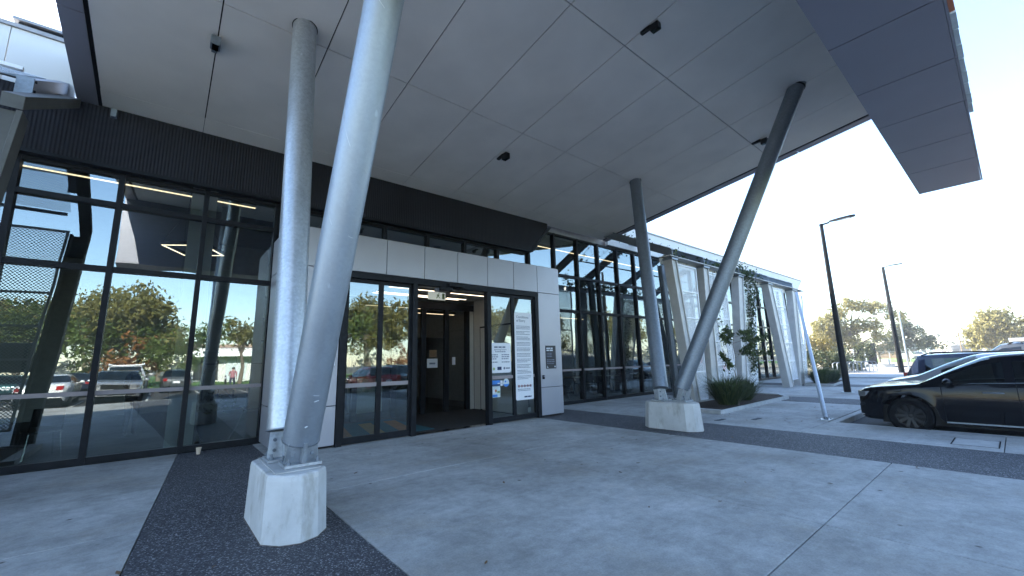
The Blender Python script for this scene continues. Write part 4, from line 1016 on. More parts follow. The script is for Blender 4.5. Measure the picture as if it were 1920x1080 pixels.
# litter and small marks on the paving
b = MB(); q = random.Random(9)
for k in range(120):
    x, y = q.uniform(-2, 15), q.uniform(1.0, 8.0)
    if q.random() < .4: x, y = q.uniform(11, 17.5), q.uniform(3.3, 5.2)
    a = q.uniform(0, 3.14); s = q.uniform(.008, .028); dx, dy = math.cos(a)*s*1.8, math.sin(a)*s*1.8
    b._add([(x-dx, y-dy, .006), (x+dy*.4, y-dx*.4, .010), (x+dx, y+dy, .012), (x-dy*.4, y+dx*.4, .008)], [(0, 1, 2, 3)])
tag(link('leaf_litter', b.mesh('leaf_litter'), 'dry_leaf', kind='stuff'), 'small dry leaves scattered over the paving', 'leaf litter')
for x, y, lab in ((9.96+.35, 4.75, 'small dark drain slot just right of the far plinth'), (11.0, 4.2, 'dark drain slot farther right of the far plinth')):
    t = Thing('drain_cover', lab, 'drain', (x, y, .004), 'drain slots in the paving')
    b = MB(); b.box(x-.2, y-.05, .002, x+.2, y+.05, .006); t.part('plate', b, 'joint')
    b = MB()
    for k in range(6): b.box(x-.18+.065*k, y-.04, .007, x-.15+.065*k, y+.04, .009)
    t.part('bars', b, 'galv_dark')
t = Thing('pit_cover', 'rectangular concrete pit cover let into the kerb strip near the black car', 'pit cover', (10.35, .62, .0))
b = MB(); b.box(10.0, .42, .001, 10.68, .90, .004); t.part('lid', b, 'kerb')
b = MB(); b.box(9.965, .91, .001, 10.715, .925, .005); b.box(9.965, .395, .001, 10.715, .41, .005); b.box(9.985, .411, .001, 9.990, .909, .004); b.box(10.69, .411, .001, 10.695, .909, .004); t.part('rim', b, 'joint')

# ------------------------------------------------------------------ cars
def interp(tab, s):
    for (a, va), (b_, vb) in zip(tab, tab[1:]):
        if s <= b_:
            k = 0 if b_ == a else max(0, (s-a)/(b_-a)); return va+(vb-va)*k
    return tab[-1][1]
def smoothed(tab, s, w_=.06): return (interp(tab, max(tab[0][0], s-w_))+2*interp(tab, s)+interp(tab, min(tab[-1][0], s+w_)))/4

def make_car(name, label, cat, P, paint_, loc, rz=0, group=None, extras=()):
    """P: L, W, top (centre line), belt, cowl, roof0, roof1, tail, wheels (s positions), wr, win (side window spans)"""
    t = Thing(name, label, cat, loc, group, rz)
    L, W, wr = P['L'], P['W'], P['wr']; Ra = wr+.065
    st = set(np.round(np.linspace(0, L, 44), 3).tolist())
    for k in ('cowl', 'roof0', 'roof1', 'tail'): st.add(P[k])
    for a, b_ in P['win']: st |= {a, b_}
    for s in P['wheels']:
        for k in range(13): st.add(round(s-Ra*math.cos(math.pi*k/12), 3))
    st = sorted(st); st = [s for i, s in enumerate(st) if i == 0 or s-st[i-1] > .012 or s in (P['cowl'], P['roof0'], P['roof1'], P['tail'])]
    sill = P.get('sill', .24)
    plan = P.get('plan', [(0, .72), (.08, .84), (.25, .93), (.6, .985), (1.0, 1.), (L-1.0, 1.), (L-.3, .96), (L-.06, .88), (L, .80)])
    rows = 12; sec = []
    for s in st:
        w_ = W/2*smoothed(plan, s); zt = smoothed(P['top'], s, .04); zbelt = min(smoothed(P['belt'], s), zt-.05)
        zb = interp(P.get('under', [(0, .42), (.12, .28), (.5, sill), (L-.5, sill), (L-.1, .32), (L, .45)]), s)
        arch = None
        for sw in P['wheels']:
            d = abs(s-sw)
            if d < Ra: zb = max(zb, wr+math.sqrt(Ra*Ra-d*d)); arch = d
        if zb > zbelt-.12: zb = zbelt-.12
        cab = P['cowl'] < s < P['tail']
        pts = []
        for k in range(6):
            z = zb+(zbelt-zb)*k/5; h = (z-.6)/.6
            bul = 1-.05*max(0, h)**2-.09*max(0, -h)**1.6
            if arch is not None and k < 2: bul += .012*(1-k*.5)
            pts.append((w_*bul, z))
        wb = pts[-1][0]; hgt = zt-zbelt
        k_up = max(0., min(1., (hgt-.10)/.35))
        we = wb*(1-.22*k_up)-.015; ze = zt-.05-.03*k_up
        lean = lambda u: (wb-.01+(we-wb)*u, zbelt+.02+(ze-zbelt-.02)*u)
        pts += [lean(0), lean(.86), (we-.02, ze+.02), (we*.86, zt-.02), (we*.5, zt-.004), (0, zt)]
        sec.append(pts)
    nR = len(sec[0]); half = []
    body, ws, bk = MB(), MB(), MB(); sgs = {}
    V = [[(y, -s, z) for y, z in p] for s, p in zip(st, sec)]
    def face(target, i, j, side):
        q = [V[i][j], V[i+1][j], V[i+1][j+1], V[i][j+1]]
        q = [(x*side, y, z) for x, y, z in q]
        if side > 0: q = q[::-1]
        target._add(q, [(0, 1, 2, 3)])
    for i in range(len(st)-1):
        s = (st[i]+st[i+1])/2
        for j in range(nR-1):
            tgt = body
            wi = next((q for q, (a, b_) in enumerate(P['win']) if a <= s <= b_), None)
            if j == 6 and wi is not None: tgt = None
            elif j >= 8 and P['cowl'] < s < P['roof0'] and j >= 8: tgt = ws
            elif j >= 8 and P['roof1'] < s < P['tail'] and not P.get('bed'): tgt = bk
            for side in (1, -1): face(tgt if tgt is not None else sgs.setdefault((wi, side), MB()), i, j, side)
    for i, rev in ((0, False), (len(st)-1, True)):
        ring = [(y, -st[i], z) for y, z in sec[i]]+[(-y, -st[i], z) for y, z in sec[i][::-1][1:]]
        body._add(ring, [tuple(range(len(ring)))[::(-1 if rev else 1)]])
    def fin(nm, mb, mat, sm=38, parent=None):
        me = mb.mesh(nm); bm = bmesh.new(); bm.from_mesh(me); bmesh.ops.remove_doubles(bm, verts=bm.verts, dist=.002)
        bmesh.ops.recalc_face_normals(bm, faces=bm.faces); bm.to_mesh(me); bm.free()
        return link(nm, me, mat, parent or t.e, smooth=sm)
    bo = fin('body', body, paint_)
    for mb_ in sgs.values(): fin('side_window', mb_, 'car_glass')
    fin('windscreen', ws, P.get('wsmat', 'car_glass_clear'))
    if bk.v: fin('rear_window', bk, 'car_glass')
    # cabin floor and seats seen through the glass
    b = MB(); b.box(-W*.40, -P['tail']+.2, sill+.02, W*.40, -P['cowl']+.0, interp(P['belt'], P['cowl']+.3)-.14); fin('cabin', b, 'black_plastic', None)
    b = MB()
    for y in (-W*.21, W*.21):
        for s in P.get('seats', (P['roof0']+.45,)):
            b.box(y-.22, -s-.14, .7, y+.22, -s, 1.12); b.box(y-.12, -s-.12, 1.14, y+.12, -s-.03, 1.30)
    fin('seat', b, 'seat_dark', None)
    wm = None
    for sw in P['wheels']:
        for side in (1, -1):
            x = side*(W/2-.115)
            if wm is None:
                b = MB(); b.lathe([(wr*.66, -.10), (wr*.86, -.115), (wr*.97, -.09), (wr, -.05), (wr, .05), (wr*.97, .09), (wr*.86, .115), (wr*.66, .10)], (0, 0, 0), 'x', 36, cap=False)
                r_ = MB(); r_.lathe([(wr*.66, -.10), (wr*.64, .085), (wr*.60, .075), (wr*.58, -.02), (.06, -.01), (.055, .05), (0.0001, .055)], (0, 0, 0), 'x', 30, cap=False)
                for k in range(10):
                    a = 2*math.pi*k/10; c_, s_ = math.cos(a), math.sin(a)
                    def pr(rad, off, xx): return (xx, c_*rad-s_*off, s_*rad+c_*off)
                    r_.prism([pr(.04, -.022, .045), pr(.04, .022, .045), pr(wr*.62, .028, .07), pr(wr*.62, -.028, .07)], (.016, 0, 0))
                wm = (b.mesh('tyre'), r_.mesh('rim'))
                for me, mt in zip(wm, ('rubber', P.get('rim', 'chrome'))):
                    me.materials.append(MT[mt]); me.polygons.foreach_set('use_smooth', [True]*len(me.polygons)); me.set_sharp_from_angle(angle=R(35))
            e = bpy.data.objects.new('wheel', wm[0]); COL.objects.link(e); e.parent = t.e; e.location = (x, -sw, wr); e.rotation_euler.z = 0 if side > 0 else math.pi
            o = bpy.data.objects.new('rim', wm[1]); COL.objects.link(o); o.parent = e
    # dark inner arches, lamps, grille, mirrors, handles, sills, plates
    b = MB(); b.box(-W*.44, -L+.35, .20, W*.44, -.35, .55); fin('underbody', b, 'black_plastic', None)
    zh = interp(P['top'], .12)-.19
    def front(y0, y1, z0, z1, s0=.0, d=.03):
        """box following the rounded nose"""
        b = MB(); n = 6; vs = []
        for k in range(n+1):
            y = y0+(y1-y0)*k/n
            # distance back along the plan curve
            s = 0
            while W/2*smoothed(plan, s) < abs(y)/.985 and s < .7: s += .01
            s = s-.02+s0
            vs += [(y, -s, z0), (y, -s, z1), (y, -s-d-.05, z1), (y, -s-d-.05, z0)]
        b._add(vs, [(k*4+a, k*4+(a+1) % 4, k*4+4+(a+1) % 4, k*4+4+a) for k in range(n) for a in range(4)]+[(3, 2, 1, 0), (4*n, 4*n+1, 4*n+2, 4*n+3)]); return b
    for sg_ in (1, -1): fin('headlight', front(sg_*W*.26, sg_*W*.445, zh-.01, zh+.10), 'headlamp', 35)
    fin('grille', front(-W*.25, W*.25, zh-.12, zh+.10), 'black_plastic', 35)
    fin('lower_grille', front(-W*.38, W*.38, .34, zh-.17), 'black_plastic', 35)
    fin('bumper_trim', front(-W*.40, W*.40, .315, .335, -.012), 'chrome', 35)
    b = MB(); b.box(-.19, .0, zh-.25, .19, .025, zh-.13); fin('number_plate', b, 'sign_white', None)
    for sg_ in (1, -1):
        b = MB(); zb_ = interp(P['belt'], P['cowl']+.35)
        b.ellipsoid((sg_*(W/2+.085), -P['cowl']-.42, zb_+.075), (.115, .075, .075), 12, 8); b.box(sg_*(W/2-.03), -P['cowl']-.46, zb_+.015, sg_*(W/2+.05), -P['cowl']-.40, zb_+.05)
        fin('mirror', b, paint_)
        for (a, b2) in P['win'][:2]:
            hz = zb_-.10; xw = sg_*(W/2-.012)
            b = MB(); b.path([(xw, -b2+.30, hz), (xw+sg_*.035, -b2+.26, hz+.004), (xw+sg_*.035, -b2+.09, hz+.004), (xw, -b2+.05, hz)], .012, 8); fin('door_handle', b, P.get('handle', 'chrome'))
        b = MB(); a_, c_ = P['wheels'][0]+Ra+.08, P['wheels'][1]-Ra-.08; b.box(sg_*(W/2-.045), -c_, sill+.03, sg_*(W/2-.008), -a_, sill+.055); fin('sill_trim', b, P.get('handle', 'chrome'), None)
        b = MB(); w0, w1 = P['win'][0][0]-.02, P['win'][-1][1]+.02
        pts = [(sg_*(W/2*.965), -(w0+(w1-w0)*k/8), interp(P['belt'], w0+(w1-w0)*k/8)+.012) for k in range(9)]; b.path(pts, .009, 6); fin('window_trim', b, P.get('handle', 'chrome'))
        b = MB(); b.box(sg_*W*.30, -L-.012, interp(P['top'], L-.1)-.22, sg_*W*.41, -L+.12, interp(P['top'], L-.1)-.06); fin('tail_light', b, 'taillamp', None)
    b = MB(); b.box(-.19, -L-.02, .62, .19, -L+.05, .74); fin('number_plate', b, 'sign_white', None)
    for q in sorted({w0 for w0, _ in P['win']} | {P['win'][-2][1]+.05 if len(P['win']) > 2 else P['win'][-1][1]}):
        s_ = q-.05; i = min(range(len(st)), key=lambda k: abs(st[k]-s_))
        if any(abs(st[i]-sw) < Ra+.02 for sw in P['wheels']): continue
        for sg_ in (1, -1):
            b = MB(); b.path([(sg_*(y+.0005), -st[i], z) for y, z in sec[i][0:6]], .0055, 5); fin('shut_line', b, 'joint')
    if 'rails' in extras or 'rack' in extras:
        for sg_ in (1, -1):
            b = MB(); za = interp(P['top'], P['roof0']+.2)
            b.path([(sg_*W*.34, -P['roof0']-.15, za-.05), (sg_*W*.34, -P['roof0']-.3, za+.03), (sg_*W*.34, -P['roof1']+.3, za+.03), (sg_*W*.34, -P['roof1']+.1, za-.05)], .018, 8); fin('roof_rail', b, 'black_plastic')
    if 'rack' in extras:
        b = MB(); za = interp(P['top'], P['roof0']+.2)+.06
        for k in range(7): b.box(-W*.36, -P['roof0']-.25-k*.25, za, W*.36, -P['roof0']-.2-k*.25, za+.04)
        b.box(-W*.38, -P['roof0']-1.85, za-.02, -W*.36, -P['roof0']-.2, za+.10); b.box(W*.36, -P['roof0']-1.85, za-.02, W*.38, -P['roof0']-.2, za+.10); fin('roof_rack', b, 'white_metal', None)
    return t

SUV = dict(L=5.05, W=1.98, wr=.355, wheels=(.79, 3.85), cowl=.98, roof0=1.98, roof1=4.35, tail=4.86, rim='rim_black', handle='galv_dark',
           under=[(0, .30), (.12, .25), (.5, .24), (4.55, .24), (4.95, .32), (5.05, .45)],
           plan=[(0, .74), (.05, .84), (.16, .92), (.4, .975), (.8, 1.), (4.05, 1.), (4.75, .96), (4.99, .88), (5.05, .80)],
           top=[(0, .80), (.04, .87), (.15, .905), (.4, .945), (.98, 1.0), (1.46, 1.27), (1.88, 1.475), (2.07, 1.52), (2.5, 1.555), (3.2, 1.56), (4.1, 1.535), (4.35, 1.50), (4.86, 1.10), (5.0, 1.0), (5.05, .86)],
           belt=[(0, .64), (.3, .80), (.9, .905), (1.3, .94), (1.7, .99), (2.5, 1.02), (4.3, 1.06), (5.05, .88)], win=[(1.36, 2.12), (2.24, 3.32), (3.42, 4.25)], seats=(2.35, 3.4))
SHN = dict(SUV, cowl=.70, roof0=1.72, rim='chrome', win=[(1.12, 2.0), (2.12, 3.2), (3.3, 4.2)],
           top=[(0, .80), (.04, .88), (.15, .93), (.4, .98), (.70, 1.05), (1.18, 1.30), (1.60, 1.48), (1.82, 1.53), (2.5, 1.56)]+[q for q in SUV['top'] if q[0] > 2.6])
UPR = dict(SUV, roof1=4.72, tail=4.93, top=[q for q in SUV['top'] if q[0] < 4.2]+[(4.72, 1.50), (4.93, 1.08), (5.0, .98), (5.05, .86)], win=[(1.36, 2.12), (2.24, 3.32), (3.42, 4.55)], rim='chrome')
SED = dict(L=4.7, W=1.82, wr=.325, wheels=(.88, 3.62), cowl=1.35, roof0=2.1, roof1=3.35, tail=4.05,
           top=[(0, .62), (.06, .70), (.3, .78), (.9, .88), (1.35, .95), (1.75, 1.22), (2.1, 1.38), (2.6, 1.43), (3.1, 1.41), (3.35, 1.36), (4.05, 1.04), (4.5, 1.0), (4.66, .92), (4.7, .78)],
           belt=[(0, .55), (.4, .68), (1.3, .88), (2.5, .92), (4.0, .96), (4.7, .74)], win=[(1.65, 2.42), (2.5, 3.2), (3.26, 3.6)], seats=(2.45, 3.25))
HAT = dict(L=4.2, W=1.80, wr=.32, wheels=(.82, 3.42), cowl=1.20, roof0=1.95, roof1=3.55, tail=4.05,
           top=[(0, .66), (.06, .75), (.3, .84), (.8, .94), (1.2, 1.0), (1.6, 1.28), (1.95, 1.42), (2.5, 1.48), (3.3, 1.46), (3.55, 1.42), (4.05, 1.0), (4.17, .92), (4.2, .76)],
           belt=[(0, .58), (.4, .74), (1.2, .92), (2.5, .96), (3.9, 1.0), (4.2, .74)], win=[(1.5, 2.3), (2.38, 3.15), (3.2, 3.6)], seats=(2.3, 3.1))
WAG = dict(L=4.9, W=1.94, wr=.39, wheels=(.85, 3.72), cowl=1.30, roof0=1.95, roof1=4.62, tail=4.84, sill=.34,
           top=[(0, .90), (.06, 1.0), (.3, 1.08), (.9, 1.14), (1.3, 1.18), (1.6, 1.52), (1.95, 1.80), (2.4, 1.86), (4.3, 1.86), (4.62, 1.82), (4.84, 1.2), (4.88, 1.1), (4.9, .9)],
           belt=[(0, .8), (.4, .95), (1.3, 1.12), (4.8, 1.16), (4.9, .86)], win=[(1.6, 2.4), (2.48, 3.35), (3.43, 4.5)], seats=(2.4, 3.4))
RZ = -.12
make_car('suv', 'black people mover parked nose in at the right edge of the view', 'car', SUV, PAINT['black'], (12.47, 2.34, RZ), R(0))
make_car('suv', 'pale silver car half hidden behind the black people mover', 'car', SHN, PAINT['silver'], (15.2, 2.36, RZ))
make_car('suv', 'dark four wheel drive parked tail first beyond the silver car', 'car', UPR, PAINT['blue'], (18.1, -2.75, RZ), R(180), extras=('rails',))
def recolour(root, p):
    for ch in root.children:
        if ch.name.split('.')[0] in ('body', 'mirror'):
            ch.material_slots[0].link = 'OBJECT'; ch.material_slots[0].material = p
def car_copy(src, x, y, rz, p, label, group='parked cars mirrored in the glazing'):
    c = dup(src.e); c.location = (x, y, RZ); c.rotation_euler.z = rz; c['label'] = label; c['group'] = group; recolour(c, PAINT[p]); return c
G2 = 'parked cars mirrored in the glazing'
sed = make_car('sedan', 'white sedan in the mirrored car park, seen in the left glazing', 'car', SED, PAINT['white'], (-4.1, -12.9, RZ), R(180), G2)
wag = make_car('wagon', 'white four wheel drive with a roof rack, mirrored in the second glazing bay', 'car', WAG, PAINT['white'], (-1.55, -18.5, RZ), R(180), G2, ('rack',))
hat = make_car('hatchback', 'red hatchback mirrored in the door glass', 'car', HAT, PAINT['red'], (9.9, -10.6, RZ), R(180), G2)
suv2 = make_car('suv', 'white people mover mirrored in the right glazing', 'car', dict(SUV, rim='chrome'), PAINT['white'], (26.2, 2.2, RZ), 0, G2)
row = [(sed, -7.2, -8.4, 0, 'grey', 'grey sedan mirrored at the left edge of the glazing'), (suv2, -1.6, -8.3, 0, 'silver', 'silver people mover mirrored behind the dark figure'), (hat, -6.4, -19.5, 180, 'teal', 'teal hatchback in the second mirrored row'),
       (sed, -3.9, -19.9, 180, 'blue', 'dark sedan in the second mirrored row behind the white sedan'), (hat, .9, -19.0, 180, 'grey', 'grey hatchback in the second mirrored row'), (suv2, 12.6, -8.4, 0, 'teal', 'teal people mover mirrored in the door glass'),
       (sed, 15.2, -8.5, 0, 'grey', 'grey sedan mirrored right of the teal car'), (sed, 7.2, -19.8, 180, 'silver', 'silver sedan in the second mirrored row by the doors'), (suv2, 18.0, -8.2, 0, 'white', 'white people mover in the first mirrored row at right'),
       (wag, 23.4, 2.3, 0, 'grey', 'grey wagon parked in the row beyond the dark four wheel drive'), (hat, 29.0, 2.2, 0, 'silver', 'silver hatchback parked farther along the row'), (sed, 34.4, 2.2, 0, 'blue', 'navy sedan parked farther along the row'),
       (hat, 42.3, 1.8, 0, 'red', 'red hatchback parked far along the row'), (hat, 45.0, 1.8, 0, 'red', 'farthest red hatchback of the row'), (suv2, 37.0, 2.0, 0, 'grey', 'grey people mover parked near the far red cars')]
for s_, x, y, a, p, lab in row: car_copy(s_, x, y, R(a), p, lab)
car_copy(hat, 118, 13.2, R(90), 'white', 'tiny white car beyond the lawn', 'far cars beyond the lawn'); car_copy(sed, 121, 9.5, R(90), 'red', 'tiny red car beyond the lawn', 'far cars beyond the lawn')

# ------------------------------------------------------------------ people
MT['skin'] = simple('skin', (.42, .26, .19), .6, var=.06); MT['cloth_pale'] = simple('pale_jacket', (.40, .39, .36), .85); MT['cloth_dark'] = simple('dark_clothing', (.018, .018, .022), .9)
MT['cloth_pink'] = simple('pink_top', (.34, .15, .17), .85); MT['cloth_navy'] = simple('navy_trousers', (.03, .035, .06), .9); MT['hair_grey'] = simple('grey_hair', (.25, .24, .23), .8); MT['hair_dark'] = simple('dark_hair', (.02, .015, .012), .7)
def person(label, loc, rz, top, legs, hair, lean=0., arm=(.15, .35), stride=.10, group=None):
    """standing figure, 1.72 m, one skinned body; arm = forward reach of the (left, right) hand"""
    t = Thing('person', label, 'person', loc, group, rz)
    V, E, Rd = [], [], []
    def add(p, r, par=None):
        V.append(p); Rd.append(r)
        if par is not None: E.append((par, len(V)-1))
        return len(V)-1
    ly = lambda z: -lean*max(0, z-.9)
    pel = add((0, 0, .93), (.155, .115)); wa = add((0, ly(1.08), 1.08), (.135, .10), pel); ch = add((0, ly(1.28)+.005, 1.28), (.165, .115), wa); nb = add((0, ly(1.43), 1.43), (.10, .075), ch)
    nk = add((0, ly(1.50)-.01, 1.50), (.052, .055), nb); hd0 = add((0, ly(1.56)-.02, 1.57), (.066, .080), nk); hd1 = add((0, ly(1.64)-.02, 1.65), (.076, .095), hd0); add((0, ly(1.7)-.01, 1.71), (.062, .078), hd1)
    for sd, st_ in ((1, stride), (-1, -stride)):
        h = add((sd*.09, 0, .86), (.088, .095), pel); k = add((sd*.10, -st_*.7-.02, .49), (.058, .062), h); a = add((sd*.10, -st_*.4+.03, .09), (.038, .042), k); f_ = add((sd*.11, -st_*.4-.06, .045), (.042, .035), a); add((sd*.12, -st_*.4-.16, .035), (.036, .026), f_)
    for sd, fw in ((1, arm[0]), (-1, arm[1])):
        sh = add((sd*.185, ly(1.38), 1.38), (.062, .062), nb); el = add((sd*.235, ly(1.1)-fw*.25+.03, 1.11), (.044, .044), sh)
        wr_ = add((sd*.22, ly(1.0)-fw-.03, .89+fw*.45), (.028, .030), el); pm = add((sd*.215, ly(1.0)-fw-.08, .83+fw*.5), (.036, .018), wr_)
        for q, (dx, ll) in enumerate(((-.027, .062), (-.009, .072), (.009, .068), (.026, .052))):
            k1 = add((sd*.215+dx, ly(1.0)-fw-.115, .795+fw*.5), (.0095, .0095), pm); add((sd*.215+dx*1.1, ly(1.0)-fw-.115-ll*.35, .795+fw*.5-ll*.8), (.008, .008), k1)
        th = add((sd*.215-sd*.038, ly(1.0)-fw-.085, .825+fw*.5), (.010, .010), pm); add((sd*.215-sd*.05, ly(1.0)-fw-.12, .79+fw*.5), (.008, .008), th)
    me = bpy.data.meshes.new('body'); me.from_pydata(V, E, []); ob = bpy.data.objects.new('tmp', me); COL.objects.link(ob)
    sk = ob.modifiers.new('s', 'SKIN'); sk.use_smooth_shade = True
    for i, sv in enumerate(me.skin_vertices[0].data): sv.radius = Rd[i]; sv.use_root = (i == 0)
    ob.modifiers.new('d', 'SUBSURF').levels = 2
    dg = bpy.context.evaluated_depsgraph_get(); m2 = bpy.data.meshes.new_from_object(ob.evaluated_get(dg)); bpy.data.objects.remove(ob); m2.name = 'body'; m2.materials.clear()
    for mm in ('skin', top, legs, 'black_plastic'): m2.materials.append(MT[mm])
    for pl in m2.polygons:
        c = pl.center
        hand = abs(c.x) > .16 and c.z < .90+.45*max(arm) and c.y < -.06 and c.z > .62
        pl.material_index = 0 if (c.z > 1.475 or hand) else 1 if (c.z > .92 or abs(c.x) > .19 and c.z > .7) else 3 if c.z < .085 else 2; pl.use_smooth = True
    o = bpy.data.objects.new('body', m2); COL.objects.link(o); o.parent = t.e
    hy = ly(1.64)-.02
    b = MB(); b.ellipsoid((0, hy+.022, 1.665), (.088, .100, .092), 18, 12); b.v = [(x, y, z) if not (y < hy-.045 and z < 1.70) else (x*.9, hy-.045, max(z, 1.69)) for x, y, z in b.v]; t.part('hair', b, hair, local=True, smooth=60)
    b = MB(); b.ellipsoid((0, hy-.098, 1.615), (.013, .020, .022), 8, 6); t.part('nose', b, 'skin', local=True, smooth=60)
    for sd in (1, -1):
        b = MB(); b.ellipsoid((sd*.03, hy-.086, 1.645), (.011, .008, .007), 8, 6); t.part('eye', b, 'ink_dark', local=True)
        b = MB(); b.ellipsoid((sd*.079, hy+.005, 1.63), (.010, .020, .030), 8, 6); t.part('ear', b, 'skin', local=True)
    b = MB(); b.ellipsoid((0, hy-.086, 1.575), (.022, .008, .006), 8, 6); t.part('mouth', b, 'ink_red', local=True)
    return t
person('grey haired person in a pale jacket standing inside behind the third glazing bay', (.98, 12.5, .015), R(90), 'cloth_pale', 'cloth_dark', 'hair_grey', .18, (.20, .30))
person('person in dark clothes standing inside behind the second glazing bay', (-.45, 13.2, .015), R(160), 'cloth_dark', 'cloth_dark', 'hair_dark', .30, (.35, .2))
person('distant pedestrian in a pink top, mirrored in the third glazing bay', (5.0, -24.6, -.11), R(20), 'cloth_pink', 'cloth_navy', 'hair_dark', .02, (.05, .3), .22)

# ------------------------------------------------------------------ furniture inside
def chair(x, y, rz, lab, group, leg='chrome', seat='seat_dark', src=None):
    if src: c = dup(src.e); c.location = (x, y, .014); c.rotation_euler.z = rz; c['label'] = lab; c['group'] = group; return c
    t = Thing('chair', lab, 'chair', (x, y, .014), group, rz)
    b = MB(); b.box(-.22, -.22, .43, .22, .22, .47); t.part('seat', b, seat, local=True, bevel=.015)
    b = MB(); b.prism([(-.21, .20, .55), (.21, .20, .55), (.20, .27, .86), (-.20, .27, .86)], (0, .025, 0)); t.part('backrest', b, seat, local=True, bevel=.01)
    for sx in (-1, 1):
        for sy in (-1, 1):
            b = MB(); b.tube((sx*.19, sy*.19, .43), (sx*.23, sy*.24, 0), .012, n=8); t.part('leg', b, leg, local=True)
        b = MB(); b.tube((sx*.20, .19, .44), (sx*.20, .25, .6), .011, n=8); t.part('back_post', b, leg, local=True)
    return t
CG = 'chairs inside the building'
ch0 = chair(-1.55, 11.3, R(200), 'dark chair with chrome legs just inside the left glazing', CG)
chd = chair(12.2, 11.6, R(30), 'dark chair at the first table inside the right glazing', CG, 'frame')
k = 0
tb0 = None
for (x, y) in ((11.6, 12.0), (13.6, 12.3), (15.6, 11.9), (17.6, 12.4), (20.0, 12.0)):
    nth = ['first', 'second', 'third', 'fourth', 'fifth'][k]
    if tb0 is None:
        tb0 = t = Thing('table', 'first table inside the right glazing, counted from the entrance', 'table', (x, y, .014), 'tables inside the right glazing')
        b = MB(); b.lathe([(.40, .71), (.42, .72), (.42, .74), (.40, .745)], (0, 0, 0), 'z', 28); t.part('table_top', b, 'int_white', local=True)
        b = MB(); b.tube((0, 0, .03), (0, 0, .71), .035); t.part('pedestal', b, 'frame', local=True); b = MB(); b.lathe([(.24, 0), (.24, .015), (.05, .03)], (0, 0, 0)); t.part('foot', b, 'frame', local=True)
    else:
        c = dup(tb0.e); c.location = (x, y, .014); c['label'] = nth+' table inside the right glazing, counted from the entrance'
    for i, a in enumerate((0, 120, 240)):
        if k == 0 and i == 0: continue
        w_ = ['near side', 'left side', 'right side'][i]
        chair(x+.62*math.sin(R(a)), y-.62*math.cos(R(a)), R(180+a), 'dark chair on the %s of the %s table inside the right glazing' % (w_, nth), CG, src=chd)
    k += 1
t = Thing('planter', 'large round dark pot on the floor inside the third glazing bay', 'planter', (1.0, 11.0, .014))
b = MB(); b.lathe([(.24, 0), (.36, .25), (.44, .52), (.45, .62), (.41, .62), (.40, .55), (.0001, .54)], (1.0, 11.0, .014), 'z', 32); t.part('pot', b, 'pot', smooth=50)
link('plant', leaf_mesh('plant', [(random.uniform(-.3, .3), random.uniform(-.3, .3), random.uniform(.6, .85), 1) for _ in range(14)], 14, .09, .09, -.2, 2.2, 41), 'leaf_dark', t.e)
t = Thing('rug', 'rug with diagonal orange and teal stripes inside the left door pane', 'rug', (4.2, 9.6, .014))
MT['rug_teal'] = simple('teal_rug', (.03, .12, .15), .95); MT['rug_orange'] = simple('orange_rug', (.42, .17, .04), .95); MT['rug_yellow'] = simple('ochre_rug', (.42, .27, .05), .95)
b = MB(); b.box(2.72, 8.75, .014, 4.9, 11.2, .022); t.part('pile', b, 'rug_teal')
for x, m in ((2.8, 'rug_orange'), (3.5, 'rug_yellow'), (4.15, 'rug_orange')):
    b = MB(); b.prism([(x, 8.8, .0225), (x+.32, 8.8, .0225), (x+.72, 10.8, .0225), (x+.4, 10.8, .0225)], (0, 0, .004)); t.part('stripe', b, m)
def strip(lab, x0, x1, y, z):
    t = Thing('linear_light', lab, 'ceiling light', ((x0+x1)/2, y, z+.1), 'long linear lights behind the glazing')
    b = MB(); b.box(x0-.02, y-.05, z+.011, x1+.02, y+.05, z+.10); t.part('housing', b, 'black_plastic'); b = MB(); b.box(x0, y-.025, z, x1, y+.025, z+.01); t.part('diffuser', b, 'led_soft')
    for x in (x0+.3, x1-.3):
        b = MB(); b.tube((x, y, z+.10), (x, y, z+.24), .006, n=6); t.part('hanger', b, 'frame')
strip('long warm linear light behind the top of the left glazing', -6.5, 1.30, 10.62, 5.06); strip('long warm linear light behind the top of the right glazing', 9.8, 20.5, 10.62, 5.60)
strip('short slanting linear light deep inside the right glazing', 14.2, 16.4, 14.0, 3.5)
strip('short linear light above the entrance, behind the clerestory panes', 1.9, 2.75, 10.7, 4.75)
strip('linear light inside the hall, seen through the left inner lobby door', 4.8, 6.9, 13.0, 3.35); strip('linear light deeper in the hall, seen through the right inner lobby door', 7.0, 8.8, 14.2, 3.35)
t = Thing('pendant_light', 'square warm pendant light hanging inside the middle glazing bays', 'pendant light', (.29, 10.98, 4.0))
c4 = [Vector(p) for p in ((-.27, 10.80, 4.0), (.14, 11.62, 4.0), (.86, 11.16, 4.0), (.45, 10.34, 4.0))]; cm = sum(c4, Vector())/4
b, d_ = MB(), MB()
for i in range(4):
    p, q = c4[i], c4[(i+1) % 4]; pi, qi = p+(cm-p)*.13, q+(cm-q)*.13
    b.prism([p, q, qi, pi], (0, 0, .07)); pa, qa, pb_, qb = p+(cm-p)*.03, q+(cm-q)*.03, p+(cm-p)*.11, q+(cm-q)*.11; d_.prism([pa-Vector((0, 0, .008)), qa-Vector((0, 0, .008)), qb-Vector((0, 0, .008)), pb_-Vector((0, 0, .008))], (0, 0, .006))
t.part('frame', b, 'black_plastic'); t.part('diffuser', d_, 'led')
for p in c4:
    b = MB(); b.tube(p+(cm-p)*.07+Vector((0, 0, .07)), (cm.x, cm.y, 5.21), .004, n=5); t.part('cable', b, 'frame')
t = Thing('bookshelf', 'dark open shelving high behind the third glazing bay', 'shelf', (2.2, 16.5, .014))
b = MB()
